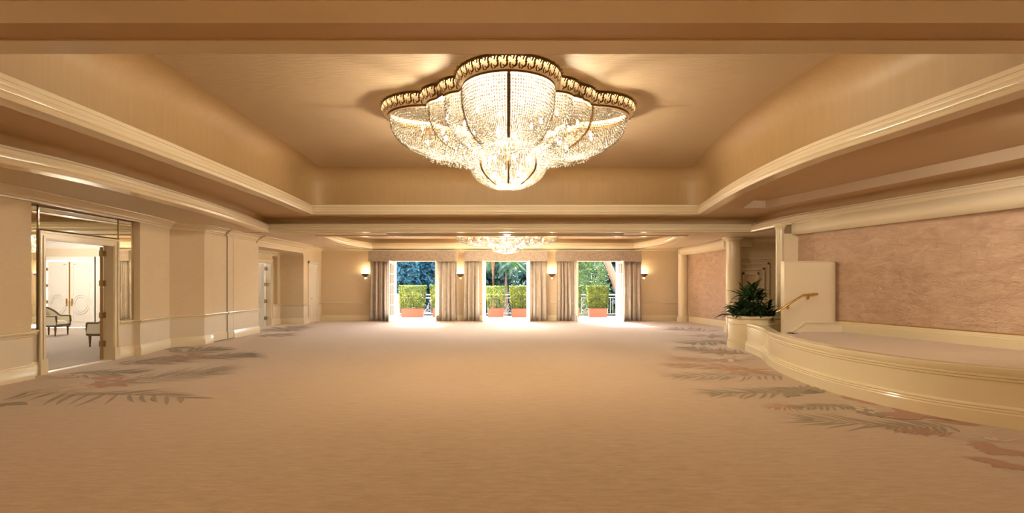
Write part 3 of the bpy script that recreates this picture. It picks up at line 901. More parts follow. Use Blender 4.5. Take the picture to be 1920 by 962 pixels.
        for k in range(n):
            s = L[N] * (k + 0.5) / n
            i = max(j for j in range(N) if L[j] <= s); t = (s - L[i]) / (L[i + 1] - L[i])
            p = pts[i].lerp(pts[(i + 1) % N], t); tg = (pts[(i + 1) % N] - pts[i]).normalized()
            out_ = Vector((tg.y, -tg.x, 0)); X = Vector((tg.x, tg.y, 0))
            Z = (out_ * 0.93 - Vector((0, 0, 1)) * 0.37).normalized(); Y = Z.cross(X)
            c = Vector((p.x, p.y, -0.105)) + out_ * 0.035
            if first is None: first = om.build('rim_scroll', 'bronze', rim, fix=False); o = first
            else:
                o = first.copy(); COL.objects.link(o); o.parent = rim
            o.matrix_local = Matrix(((X.x, Y.x, Z.x, c.x), (X.y, Y.y, Z.y, c.y), (X.z, Y.z, Z.z, c.z), (0, 0, 0, 1)))
    return tag(root, name_label, 'chandelier', 'crystal chandeliers')

def lamp_lights(root, watts, colour=None):
    for k in range(9):
        l = bpy.data.lights.new('chandelier_light', 'POINT')
        l.color = colour or CHAND_COL
        l.shadow_soft_size = 0.12
        l.energy = watts * (0.1 if k < 8 else 0.2)
        o = bpy.data.objects.new('chandelier_light', l); COL.objects.link(o); o.parent = root
        a = k * PI / 4
        rr_ = 1.25 if k % 2 == 0 else 0.8
        o.location = (rr_ * math.cos(a), rr_ * math.sin(a), -0.68) if k < 8 else (0, 0, -1.2)

ch1 = chandelier('large crystal bead chandelier with openwork bronze rim in the deep gold coffer')
ch1.location = (0.03, 9.75, H3 - 0.01)
lamp_lights(ch1, CHAND_W)
def bare_copy(src, label):
    c = src.copy(); COL.objects.link(c); c['label'] = label
    for ch in src.children:
        if ch.type != 'MESH' or ch.name.startswith('rim_scroll'): continue
        k = ch.copy(); COL.objects.link(k); k.parent = c
        for g in ch.children:
            if g.name.startswith('rim_band'):
                h = g.copy(); COL.objects.link(h); h.parent = k
    return c
ch2 = bare_copy(ch1, 'crystal bead chandelier of the far bay, hanging before the terrace doors')
ch2.location = (0.0, 20.0, H3F - 0.01); ch2.scale = (0.90, 0.90, 0.52)
lamp_lights(ch2, CHAND_W * 0.7)
ch3 = bare_copy(ch1, 'added bead chandelier behind the viewer, lighting the near room')
ch3.location = (0.0, -2.2, 4.74)
lamp_lights(ch3, CHAND_W * 1.05, (1.0, 0.70, 0.38))   # unseen chandelier added to brighten the near room, tinted warm

# ------------------------------------------------------------------ stage, planter, stair rail
SF = catmull([(9.4, 3.7), (7.9, 4.15), (6.6, 4.95), (5.68, 5.85), (5.2, 6.5), (4.97, 7.2), (4.85, 8.1), (4.95, 9.35), (5.22, 10.55), (5.58, 11.6), (5.80, 12.85)], 8)  # near -> far
stage = empty('stage_platform', (6.5, 9, 0))
def inv(o): o.matrix_parent_inverse = stage.matrix_world.inverted(); return o
bpy.context.view_layer.update()
SH = 0.66
fp = [(0.055, 0), (0.055, 0.15), (0.045, 0.165), (0.05, 0.18), (0.04, 0.195), (0.045, 0.21), (0.03, 0.225), (0.0, 0.235), (0.0, 0.505), (0.012, 0.515), (0.012, 0.53), (0.004, 0.535),
      (0.018, 0.55), (0.018, 0.565), (0.008, 0.57), (0.022, 0.60), (0.02, SH - 0.01), (0.01, SH), (-0.15, SH), (-0.16, SH - 0.015), (-0.16, 0)]
inv(auto_smooth(MB().sweep(SF, fp).build('front_wall', 'stagecream', stage), 30))
sfi = inset(SF, -0.15)[1:-1] if False else [(p[0] + 0.0, p[1]) for p in SF]
inner = [(v[0], v[1]) for v in MB().sweep(SF, [(-0.15, 0)], False, False).v]
pw_in = [p for p in PW if p[1] > 3.9 and p[1] < 12.3]
poly = [q for q in inner if q[1] < 12.25 and q[1] > 3.95] + [(6.9, 12.3), (7.75, 12.3)] + pw_in[::-1]
poly_ = [q for q in inner if 3.95 < q[1] < 11.75] + [(6.5, 11.85), (6.5, 12.34), (7.75, 12.34)] + pw_in[::-1]
inv(flat([poly_], STG).build('stage_carpet', 'carpet', stage, fix=False))
for k in range(3):
    inv(MB().box(6.5 - 0.22 * (k + 1), 6.5 - 0.22 * k, 11.95, 12.34, 0, STG - 0.125 * (k + 1)).build('step', 'carpet', stage))
tag(stage, 'low curved stage with cream moulded front and tan carpet', 'stage')

sw = empty('stair_wall', (7.05, 12.35, 0))
o = MB()
pth = [(6.43, 12.35), (7.45, 12.35)] + [(7.45 + 0.3 * math.sin(a), 12.65 - 0.3 * math.cos(a)) for a in [PI / 2 * k / 8 for k in range(1, 9)]] + [(7.75, 13.2)]
pth = [(x - 7.05, y - 12.35) for x, y in pth]
auto_smooth(MB().sweep(pth, [(0, 0), (0, 2.10), (0.02, 2.12), (0.16, 2.12), (0.16, 0)]).build('wall_body', 'cream', sw), 40)
auto_smooth(MB().sweep([(x, y - 0.0) for x, y in pth[:1]] + pth[1:], [(0.01, 2.12), (0.01, 2.135), (0.15, 2.135), (0.15, 2.12)]).build('cap', 'cream', sw), 40)
m = MB()
# skirting: level on the stage, sloping down with the steps
for (xa, za, xb, zb) in ((-0.15, STG, 0.72, STG), (-0.60, 0.16, -0.15, STG)):
    for (dz0, dz1, t) in ((0.0, 0.16, 0.03), (0.165, 0.195, 0.022), (0.205, 0.225, 0.03)):
        m.add([(xa, -t, za + dz0), (xb, -t, zb + dz0), (xb, -t, zb + dz1), (xa, -t, za + dz1), (xa, 0, za + dz0), (xb, 0, zb + dz0), (xb, 0, zb + dz1), (xa, 0, za + dz1)],
              [(0, 1, 2, 3), (4, 7, 6, 5), (0, 4, 5, 1), (3, 2, 6, 7), (0, 3, 7, 4), (1, 5, 6, 2)])
m.build('skirting', 'cream', sw)
tag(sw, 'cream stair side wall with rounded end on the stage', 'stair wall')

hr = empty('handrail', (6.9, 12.35, 0))
def at_s(px, py, Y): s = F / Y; return Vector(((px - VPX) / s, Y, CAMH + (HY - py) / s))
hp = [at_s(1456, 585, 12.26), at_s(1507, 553, 12.26), at_s(1524, 551.5, 12.26), at_s(1533, 551.5, 12.26)]
hp = [p - Vector((6.9, 12.35, 0)) for p in hp]
auto_smooth(MB().tube(hp[:3], 0.024, 10).build('rail', 'brass', hr), 50)
auto_smooth(MB().tube(hp[2:], [0.03, 0.03], 10).build('end_knob', 'brass', hr), 50)
for t, seg in ((0.45, 0), (0.6, 1)):
    p = hp[seg].lerp(hp[seg + 1], t)
    auto_smooth(MB().tube([p, p + Vector((0, 0.0, -0.05)), p + Vector((0.02, 0.035, -0.08)), p + Vector((0.02, 0.085, -0.08))], 0.012, 8).build('bracket', 'brass', hr), 50)
    auto_smooth(MB().lathe([(0.035, 0), (0.035, 0.01), (0.02, 0.02)], 14).build('rosette', 'brass', hr), 40).location = p + Vector((0.02, 0.085, -0.08))
    hr.children[-1].rotation_euler = (PI / 2, 0, 0)
tag(hr, 'sloping polished brass handrail on the stair side wall', 'handrail')

PX, PY = 6.25, 13.5
pl = empty('round_planter', (PX, PY, 0))
R = 0.60
pp = [(R + 0.03, 0), (R + 0.03, 0.15), (R + 0.02, 0.165), (R + 0.025, 0.18), (R + 0.01, 0.195), (R + 0.015, 0.21), (R, 0.23), (R, 0.60), (R + 0.012, 0.61), (R + 0.012, 0.63), (R, 0.64), (R, 0.73),
      (R + 0.02, 0.74), (R + 0.035, 0.765), (R + 0.035, 0.80), (R + 0.02, 0.815), (R - 0.06, 0.82), (R - 0.09, 0.80), (R - 0.10, 0.74), (0.02, 0.74)]
auto_smooth(MB().lathe(pp, 48, cap=False).build('planter_wall', 'stagecream', pl), 30)
MB().lathe([(R - 0.10, 0.745), (0.4, 0.765), (0.02, 0.77)], 24).build('soil', 'soil', pl)
tag(pl, 'round cream planter with banded mouldings at the end of the stage', 'planter')

plant = empty('dracaena_plant', (PX, PY, 0.76))
def leaf_mesh(L, w, droop):
    mb = MB(); v = []; f = []
    n = 8
    for k in range(n + 1):
        u = k / n
        x = L * (u - 0.18 * droop * u * u); z = L * (0.35 * u - droop * u * u * 0.75)
        ww = w * (math.sin(PI * min(1, u * 0.93 + 0.07)) ** 0.7)
        v += [(x, -ww, z + ww * 0.35), (x, 0, z), (x, ww, z + ww * 0.35)]
    for k in range(n):
        for j in (0, 1): f.append((3 * k + j, 3 * k + j + 1, 3 * k + 4 + j, 3 * k + 3 + j))
    return mb.add(v, f)
protos = []
k = 0
heads = [(0, 0, 0.66)] + [(0.20 * math.cos(a), 0.20 * math.sin(a), 0.50) for a in [0.5 + 2 * PI * i / 5 for i in range(5)]] + [(0.36 * math.cos(a), 0.36 * math.sin(a), 0.24) for a in [2 * PI * i / 8 for i in range(8)]] + [(0.45 * math.cos(a), 0.45 * math.sin(a), 0.08) for a in [0.3 + 2 * PI * i / 9 for i in range(9)]]
LP = [(0.50, 0.040, 0.45), (0.44, 0.046, 0.75), (0.40, 0.036, 0.2)]
for hi, (hx, hy, hz) in enumerate(heads):
    if hz > 0.15:
        MB().tube([(hx * 0.5, hy * 0.5, 0), (hx, hy, hz)], 0.012, 6).build('stem', 'leaf', plant)
    for j in range(13):
        t = k % 3
        if len(protos) < 3:
            o = leaf_mesh(*LP[t]).build('leaf', 'leaf', plant, True, fix=False); protos.append(o)
        else:
            o = protos[t].copy(); COL.objects.link(o); o.parent = plant
        o.location = (hx, hy, hz + random.uniform(-0.08, 0.05))
        o.rotation_euler = (random.uniform(-0.3, 0.3), -random.uniform(-0.35, 0.95) * (1.0 if hz > 0.3 else 0.6), j * 2.4 + random.uniform(-0.4, 0.4))
        s = random.uniform(0.8, 1.2)
        if hx > 0.12 and math.cos(o.rotation_euler.z) > 0.2: s *= 0.5          # kept short on the column side
        o.scale = (s, s, s)
        k += 1
tag(plant, 'bushy dark green dracaena growing in the round planter', 'plant')

# ------------------------------------------------------------------ doors on the left
def bx(name, material, parent, *a): return MB().box(*a).build(name, material, parent)
def hinge(parent, x, y, z, sx=0.05, sy=0.05, sz=0.11):
    m = MB().box(x - sx, x + sx, y - sy, y + sy, z - sz, z + sz)
    m.lathe([(sy * 0.55, z - sz - 0.015), (sy * 0.55, z + sz + 0.015)], 8, x, y - sy)
    return m.build('hinge', 'hinge', parent)
D1A = math.radians(2.5)
d1 = struct(empty('door_1', (-8.258, 9.52, 0), D1A), 'open double doorway with cream casing leading to the foyer', 'door')
XO, Y0, Y1, DT = 0.0, 0.0, 1.74, 2.40
casp = [(0, 0), (0.0, 0.03), (0.03, 0.045), (0.10, 0.04), (0.13, 0.055), (0.15, 0.03), (0.15, 0)]
def casing(parent, xo, y0, y1, zt, sgn=1, w=0.15, m='cream'):
    # jambs and head in stepped layers
    for (a, b, t) in ((0, w, 0.035), (0.02, w * 0.45, 0.05), (w * 0.75, w, 0.06)):
        mb = MB()
        mb.box(xo, xo + sgn * t, y0 - b, y0 - a, 0, zt + b); mb.box(xo, xo + sgn * t, y1 + a, y1 + b, 0, zt + b); mb.box(xo, xo + sgn * t, y0 - a, y1 + a, zt + a, zt + b)
        mb.build('casing', m, parent)
    mb = MB(); mb.box(xo - sgn * 0.17, xo, y0 - 0.02, y0, 0, zt); mb.box(xo - sgn * 0.17, xo, y1, y1 + 0.02, 0, zt); mb.box(xo - sgn * 0.17, xo, y0, y1, zt, zt + 0.02)
    mb.build('jamb', m, parent)
    for y in (y0 - w / 2, y1 + w / 2):
        MB().box(xo, xo + sgn * 0.07, y - w / 2 - 0.005, y + w / 2 + 0.005, 0, 0.27).build('plinth_block', m, parent)
casing(d1, XO, Y0, Y1, DT)
MB().box(XO - 0.13, XO + 0.02, Y0, Y1, 0, 0.012).build('threshold', 'white', d1)
lf = empty('door_leaf', (XO - 0.19, Y1 - 0.03, 0), math.radians(122)); lf.parent = d1
MB().box(0, 0.84, -0.025, 0.025, 0.02, DT - 0.02).build('leaf_slab', 'cream', lf)
MB().box(-0.004, 0.0, -0.028, 0.028, 0.02, DT - 0.02).build('edge_strip', 'hinge', lf)
for z in (0.35, 0.95, 1.62, 2.25): hinge(d1, XO - 0.17, Y1 - 0.03, z, 0.045, 0.04, 0.06)
# mirrors round the doorway
for (ya, yb, za, zb, lb) in ((-0.485, -0.16, RAIL + 0.01, 3.0, 'narrow mirror panel on the near side of the foyer doorway'),
                             (-0.15, 1.90, DT + 0.16, 3.0, 'wide mirror panel above the foyer doorway'),
                             (1.91, 2.40, RAIL + 0.01, 3.0, 'mirror panel on the far side of the foyer doorway')):
    mr = empty('wall_mirror', d1.matrix_basis @ Vector((0.004, (ya + yb) / 2, (za + zb) / 2)), D1A); hy, hz = (yb - ya) / 2, (zb - za) / 2
    b = min(0.025, hy * 0.2)
    MB().add([(0.004, -hy, -hz), (0.004, hy, -hz), (0.004, hy, hz), (0.004, -hy, hz), (0.016, -hy + b, -hz + b), (0.016, hy - b, -hz + b), (0.016, hy - b, hz - b), (0.016, -hy + b, hz - b), (0, -hy, -hz), (0, hy, -hz), (0, hy, hz), (0, -hy, hz)],
             [(4, 5, 6, 7), (0, 1, 5, 4), (1, 2, 6, 5), (2, 3, 7, 6), (3, 0, 4, 7), (8, 9, 1, 0), (9, 10, 2, 1), (10, 11, 3, 2), (11, 8, 0, 3), (8, 11, 10, 9)]).build('glass', 'mirror', mr)
    m = MB()
    for (y0_, y1_, z0_, z1_) in ((-hy, -hy + 0.006, -hz, hz), (hy - 0.006, hy, -hz, hz)): m.box(0.0, 0.018, y0_, y1_, z0_, z1_)
    m.build('edge_trim', 'bronze', mr)
    tag(mr, lb, 'mirror', 'mirror panels round the foyer doorway')

def panel_door(parent, w, h, oval=True, m='white'):
    """white leaf in local coordinates: width along x, face towards -y"""
    MB().box(0, w, -0.022, 0.022, 0.015, h).build('leaf_slab', m, parent)
    def fr(x0, x1, z0, z1, t=0.03, d=0.036):
        mb = MB()
        for s in (-1, 1):
            ya, yb = sorted((s * 0.022, s * d))
            mb.box(x0, x1, ya, yb, z0, z0 + t); mb.box(x0, x1, ya, yb, z1 - t, z1); mb.box(x0, x0 + t, ya, yb, z0 + t, z1 - t); mb.box(x1 - t, x1, ya, yb, z0 + t, z1 - t)
        mb.build('panel_moulding', m, parent)
    if oval:
        zc_ = 0.86; fr(0.09, w - 0.09, 0.22, h - 0.12)
        for rr, tt in ((w * 0.40, 0.018), (w * 0.31, 0.014)):
            mb = MB()
            for s in (-1, 1):
                ring = [(w / 2 + rr * 0.92 * math.cos(2 * PI * k / 28), s * 0.026, zc_ + rr * 1.12 * math.sin(2 * PI * k / 28)) for k in range(29)]
                mb.tube(ring, tt, 6)
            auto_smooth(mb.build('oval_moulding', m, parent), 60)
    else:
        fr(0.1, w - 0.1, 0.2, h * 0.36); fr(0.1, w - 0.1, h * 0.42, h - 0.12)
def lever(parent, x, z, sgn, y=-0.03):
    mb = MB().box(x - 0.03, x + 0.03, y - 0.012, y, z - 0.12, z + 0.12)
    mb.tube([(x, y, z), (x, y - 0.05, z), (x + sgn * 0.11, y - 0.055, z + 0.005)], 0.011, 8)
    mb.lathe([(0.03, z - 0.15), (0.04, z - 0.13), (0.02, z - 0.11)], 8, x, y)
    return mb.build('door_handle', 'brass', parent)

# far side bay doorway with a leaf standing open
d2 = struct(empty('door_2'), 'open white door with oval panel in the side bay', 'door')
casing(d2, -9.12, 18.95, 20.55, 2.40)
lf2 = empty('door_leaf', (-9.31, 20.50, 0), math.radians(182)); lf2.parent = d2
panel_door(lf2, 0.80, 2.38)
lh = lever(lf2, 0.72, 0.95, -1, 0.03); 
mb = MB().tube([(0.72, 0.03, 0.95), (0.72, 0.08, 0.95), (0.6, 0.085, 0.97)], 0.012, 8); mb.build('lever', 'brass', lf2)
for z in (0.3, 0.95, 1.6, 2.2): hinge(d2, -9.27, 20.49, z, 0.03, 0.04, 0.06)
for (ya, yb, lb) in ((20.72, 21.34, 'olive tinted mirror panel beside the open white door'),):
    mr = MB().box(-9.115, -9.095, ya, yb, RAIL + 0.02, 2.70).build('wall_mirror', 'mirror'); tag(mr, lb, 'mirror')

# small white service door
d5 = struct(empty('door_5', (-8.15, 22.94, 0), -PI / 2), 'small white two panel service door by the terrace wall', 'door')
panel_door(d5, 1.0, 2.44, False)
for x0, x1, z0, z1 in ((-0.08, 0.0, 0, 2.54), (1.0, 1.08, 0, 2.54), (-0.08, 1.08, 2.46, 2.54)):
    MB().box(x0, x1, 0.0, 0.05, z0, z1).build('casing', 'white', d5)
mb = MB().tube([(0.9, 0.022, 1.0), (0.9, 0.07, 1.0), (0.78, 0.075, 1.0)], 0.012, 8); mb.build('lever', 'brass', d5)

# ------------------------------------------------------------------ foyer
wf = struct(empty('wall_foyer'), 'pale panelled foyer walls beyond the doorway', 'wall')
MB().box(-20.2, -17.02, 19.62, 19.8, 0, 3.2).build('wall_section', 'white', wf)
MB().box(-15.16, -12.6, 19.62, 19.8, 0, 3.2).build('wall_section', 'white', wf)
MB().box(-17.02, -15.16, 19.62, 19.8, 2.56, 3.2).build('wall_header', 'wall', wf)
MB().box(-20.2, -12.6, 19.60, 19.62, 2.62, 2.95).build('frieze', 'wall', wf)
MB().box(-12.75, -12.6, 19.8, 23.6, 0, 3.2).build('wall_section', 'white', wf)
MB().box(-12.7, -8.3, 23.5, 23.7, 0, 3.2).build('wall_section', 'white', wf)
MB().box(-20.3, -20.1, 6.0, 19.8, 0, 3.2).build('wall_section', 'wall', wf)
MB().box(-20.2, -8.3, 5.9, 6.1, 0, 3.2).build('wall_section', 'wall', wf)
for x0, x1 in ((-14.9, -13.9), (-13.7, -12.8)):
    m = MB()
    for a in (0.0, 0.07):
        m.box(x0 + a, x1 - a, 19.60, 19.62, 2.30 - a, 2.33 - a); m.box(x0 + a, x1 - a, 19.60, 19.62, 0.35 + a, 0.38 + a); m.box(x0 + a, x0 + a + 0.03, 19.60, 19.62, 0.35 + a, 2.33 - a); m.box(x1 - a - 0.03, x1 - a, 19.60, 19.62, 0.35 + a, 2.33 - a)
    m.build('wall_moulding', 'white', wf)
MB().box(-20.2, -17.1, 19.59, 19.62, 0, 0.2).build('skirting', 'white', wf)
MB().box(-15.05, -12.6, 19.59, 19.62, 0, 0.2).build('skirting', 'white', wf)
auto_smooth(MB().sweep([(-12.6, 19.62), (-20.1, 19.62)], cornice_prof(3.12, 0.18, 0.2)).build('cornice', 'white', wf))
cf = struct(MB().box(-20.3, -8.5, 5.9, 23.7, 3.12, 3.25).build('ceiling_foyer', 'white'), 'pale foyer ceiling', 'ceiling')
MB().box(-19.0, -11.5, 15.0, 15.2, 3.04, 3.12).build('ceiling_beam', 'white', cf)
MB().box(-19.0, -11.5, 11.0, 11.2, 3.04, 3.12).build('ceiling_beam', 'white', cf)
d6 = struct(empty('door_6', (-16.09, 19.66, 0)), 'closed white double doors with oval mouldings in the foyer', 'door')
for s in (-1, 1):
    l = empty('door_leaf', (-0.82 if s < 0 else 0.02, 0, 0)); l.parent = d6
    panel_door(l, 0.80, 2.44)
    lever(l, 0.72 if s < 0 else 0.08, 0.95, -s)
    MB().box(0.6 if s < 0 else 0.12, 0.68 if s < 0 else 0.2, -0.035, -0.022, 2.3, 2.34).build('closer_plate', 'hinge', l)
    for z in (0.4, 0.95, 1.55, 2.15):
        MB().box(-0.03 if s < 0 else 0.78, 0.02 if s < 0 else 0.83, -0.05, -0.02, z - 0.06, z + 0.06).build('hinge', 'hinge', l)
MB().box(-0.022, 0.022, -0.035, -0.02, 0.02, 2.44).build('astragal', 'brass', d6)
for (a, b, t) in ((0.0, 0.13, 0.05), (0.09, 0.13, 0.075)):
    mb = MB(); mb.box(-0.84 - b, -0.84 - a, -0.04 - t, -0.03, 0, 2.48 + b); mb.box(0.84 + a, 0.84 + b, -0.04 - t, -0.03, 0, 2.48 + b); mb.box(-0.84 - a, 0.84 + a, -0.04 - t, -0.03, 2.48 + a, 2.48 + b)
    mb.build('casing', 'white', d6)

def tub_chair(label, loc, rz):
    t = empty('tub_chair', loc, rz)
    # seat faces +x
    for sx, sy in ((-0.26, -0.26), (-0.26, 0.26), (0.27, -0.28), (0.27, 0.28)):
        auto_smooth(MB().lathe([(0.016, 0), (0.024, 0.12), (0.032, 0.24), (0.034, 0.30)], 10).build('leg', 'wood', t), 50)
        t.children[-1].location = (sx, sy, 0)
    MB().box(-0.31, 0.31, -0.32, 0.32, 0.28, 0.36).build('seat_frame', 'wood', t)
    m = MB(); v = []; f = []; n = 10
    for i in range(n + 1):
        for j in range(n + 1):
            x = -0.27 + 0.58 * i / n; y = -0.27 + 0.54 * j / n
            e = (1 - (2 * i / n - 1) ** 6) * (1 - (2 * j / n - 1) ** 6)
            v.append((x, y, 0.36 + 0.12 * e ** 0.4))
    for i in range(n):
        for j in range(n): f.append((i * (n + 1) + j, (i + 1) * (n + 1) + j, (i + 1) * (n + 1) + j + 1, i * (n + 1) + j + 1))
    m.add(v, f).build('seat_cushion', 'cushion', t, True)
    # scooped back and arms in one sweep
    U = []
    for k in range(25):
        u = k / 24; a = PI * 0.5 + PI * u
        if u < 0.2: x, y = 0.30 - 0.3 * u / 0.2, 0.31
        elif u > 0.8: x, y = 0.30 - 0.3 * (1 - u) / 0.2, -0.31
        else:
            aa = PI / 2 + PI * (u - 0.2) / 0.6; x, y = 0.31 * math.cos(aa), 0.31 * math.sin(aa)
        d = abs(u - 0.5) * 2
        h = 0.60 + 0.30 * max(0, 1 - (d / 0.62) ** 2) if d < 0.62 else 0.60
        U.append((x, y, h))
    v = []; f = []
    for (x, y, h) in U:
        o_ = Vector((x * 0.6, y)).normalized() * 0.03
        v += [(x, y, 0.34), (x, y, h), (x + o_.x, y + o_.y, h), (x + o_.x, y + o_.y, 0.34)]
    for k in range(24):
        for j in range(4): f.append((k * 4 + j, k * 4 + (j + 1) % 4, k * 4 + 4 + (j + 1) % 4, k * 4 + 4 + j))
    f += [(0, 1, 2, 3), (99, 98, 97, 96)]
    auto_smooth(MB().add(v, f).build('upholstered_back', 'cushion', t), 50)
    auto_smooth(MB().tube([(x * 1.03, y * 1.03, h + 0.012) for x, y, h in U], 0.028, 8).build('top_rail', 'wood', t), 60)
    for s in (-1, 1):
        auto_smooth(MB().tube([(0.31, s * 0.32, 0.30), (0.33, s * 0.325, 0.45), (0.31, s * 0.32, 0.62)], [0.03, 0.022, 0.032], 8).build('arm_post', 'wood', t), 60)
    return tag(t, label, 'chair', 'ivory tub chairs in the foyer')
tub_chair('ivory tub chair with dark wood frame before the white double doors', (-14.15, 16.6, 0), math.radians(8))
tub_chair('dark framed tub chair half hidden behind the open door leaf', (-10.38, 13.9, 0), math.radians(185))

for i, (x, y, lb) in enumerate(((-13.5, 12.0, 'added lamp brightening the near part of the foyer'), (-15.2, 17.2, 'added lamp brightening the foyer double doors'), (-10.8, 21.0, 'added lamp brightening the passage behind the side bay'))):  # unseen lamps added to brighten the foyer
    t = empty('added_foyer_lamp', (x, y, 3.12))
    auto_smooth(MB().lathe([(0.24, 0), (0.24, -0.03), (0.20, -0.04)], 24).build('canopy', 'brass', t), 40)
    auto_smooth(MB().lathe([(0.22, -0.035), (0.21, -0.08), (0.15, -0.13), (0.02, -0.15)], 24).build('glass_bowl', 'globe', t), 60)
    l = bpy.data.lights.new('lamp_light', 'POINT'); l.energy = FOYER_W * (1.0, 1.0, 0.5)[i]; l.color = (1.0, 0.93, 0.84); l.shadow_soft_size = 0.22
    o = bpy.data.objects.new('lamp_light', l); COL.objects.link(o); o.parent = t; o.location = (0, 0, -0.40)
    tag(t, lb, 'ceiling lamp', 'added foyer fill lamps')

# ------------------------------------------------------------------ terrace doorways, curtains, valances, sconces
WORDS = ['beside the small service door', 'in the middle of the terrace wall', 'beside the rose walled columns']
def french_leaf(w, h):
    pass
for i, (x0, x1) in enumerate(OPEN):
    w = struct(empty('window_%d' % (i + 1)), 'open white french doors to the terrace ' + WORDS[i], 'french doors')
    for (a, b, t) in ((0.0, 0.10, 0.03), (0.06, 0.10, 0.05)):
        mb = MB(); mb.box(x0 - b, x0 - a, YF - t, YF, 0, DH + b); mb.box(x1 + a, x1 + b, YF - t, YF, 0, DH + b); mb.box(x0 - a, x1 + a, YF - t, YF, DH + a, DH + b)
        mb.build('casing', 'white', w)
    mb = MB(); mb.box(x0, x0 + 0.03, YF - 0.02, YF + 0.25, 0, DH); mb.box(x1 - 0.03, x1, YF - 0.02, YF + 0.25, 0, DH); mb.box(x0 + 0.03, x1 - 0.03, YF - 0.02, YF + 0.25, DH - 0.03, DH)
    mb.build('jamb', 'white', w)
    MB().box(x0, x1, YF - 0.02, YF + 0.28, 0, 0.015).build('threshold', 'terrace', w)
    for s, xh in ((-1, x0), (1, x1)):
        ang = -PI / 2 - s * math.radians(-3)          # leaves folded back into the room
        lf = empty('door_leaf', (xh + s * 0.005, YF - 0.06, 0), ang); lf.parent = w
        W, Hh = 0.90, DH - 0.04
        mb = MB(); t = 0.024
        mb.box(0, 0.10, -t, t, 0.02, Hh); mb.box(W - 0.10, W, -t, t, 0.02, Hh); mb.box(0.10, W - 0.10, -t, t, 0.02, 0.27); mb.box(0.10, W - 0.10, -t, t, Hh - 0.11, Hh)
        mb.build('leaf_frame', 'white', lf)
        zz = [0.27 + (Hh - 0.11 - 0.27) * k / 5 for k in range(6)]
        mb = MB()
        for z in zz[1:-1]: mb.box(0.10, W - 0.10, -0.014, 0.014, z - 0.013, z + 0.013)
        mb.box(W / 2 - 0.013, W / 2 + 0.013, -0.014, 0.014, 0.27, Hh - 0.11)
        mb.build('muntins', 'white', lf)
        for k in range(5):
            for (xa, xb) in ((0.10, W / 2 - 0.013), (W / 2 + 0.013, W - 0.10)):
                MB().box(xa, xb, -0.003, 0.003, zz[k] + 0.013, zz[k + 1] - 0.013).build('pane', 'pane', lf)
        for z in (0.30, 0.98, 1.66, 2.38):
            MB().box(xh - 0.03, xh + 0.03, YF - 0.075, YF - 0.02, z - 0.055, z + 0.055).build('hinge', 'hinge', w)

def curtain(x0, x1, label, seed):
    r = random.Random(seed)
    wv = [(r.uniform(5.5, 7), r.uniform(0, 6), 0.7), (r.uniform(9, 11), r.uniform(0, 6), 0.35), (r.uniform(14, 17), r.uniform(0, 6), 0.1)]
    nx, nz = 72, 10; v = []; f = []
    top, bot = 2.585, 0.015
    xc = (x0 + x1) / 2
    for j in range(nz + 1):
        q = j / nz; z = top + (bot - top) * q
        spread = 1.0 - 0.04 * math.sin(PI * q) + 0.06 * q
        for i in range(nx + 1):
            u = i / nx
            x = xc + (x0 + (x1 - x0) * u - xc) * spread
            amp = 0.035 + 0.06 * min(1, q * 1.6 + 0.15)
            y = sum(a * math.sin(k * 2 * PI * u * 0.62 + p + 0.25 * q * math.sin(5 * u + p)) for k, p, a in wv) * amp
            v.append((x - xc, y, z))
    for j in range(nz):
        for i in range(nx): f.append((j * (nx + 1) + i, j * (nx + 1) + i + 1, (j + 1) * (nx + 1) + i + 1, (j + 1) * (nx + 1) + i))
    o = MB().add(v, f).build('curtain', 'curtain', None, True, fix=False)
    o.location = (xc, 23.09, 0)
    md = o.modifiers.new('thickness', 'SOLIDIFY'); md.thickness = 0.008
    return tag(o, label, 'curtain', 'grey brocade curtains')
VAL = [(-5.94, -2.20), (-1.82, 1.76), (2.12, 5.80)]
cur = [(-5.90, -5.13), (-2.98, -2.16), (-1.84, -1.20), (0.99, 1.76), (2.18, 2.80), (5.06, 5.84)]
cl = ['grey brocade curtain nearest the small white service door', 'grey brocade curtain between the blue conifer view and a sconce',
      'grey brocade curtain beside the pale yellow hedge', 'grey brocade curtain beside the dark trimmed middle hedge',
      'grey brocade curtain framing the willowy tree view on the sconce side', 'grey brocade curtain nearest the rose walled columns']
for k, (a, b) in enumerate(cur): curtain(a, b, cl[k], 11 + k)
for k, (a, b) in enumerate(VAL):
    t = empty('valance', ((a + b) / 2, 23.05, 2.60)); h = (b - a) / 2
    v = []; f = []; n = 48
    mb = MB()
    mb.box(-h, h, -0.16, -0.13, 0, 0.40); mb.box(-h, -h + 0.03, -0.13, 0.32, 0, 0.40); mb.box(h - 0.03, h, -0.13, 0.32, 0, 0.40); mb.box(-h, h, -0.16, 0.32, 0.40, 0.42)
    mb.build('pelmet_board', 'valance', t)
    for z in (0.0, 0.395):
        MB().tube([(-h, -0.165, z), (h, -0.165, z)], 0.012, 6).build('welt_cord', 'curtain', t)
    tag(t, 'grey brocade box valance over the terrace doors ' + WORDS[k], 'valance', 'box valances')
sl = ['brass wall sconce on the wide wall by the service door', 'brass wall sconce on the pier between the conifer and palm doorways', 'brass wall sconce on the pier between the palm and willowy tree doorways', 'brass wall sconce on the wall by the rose walled columns']
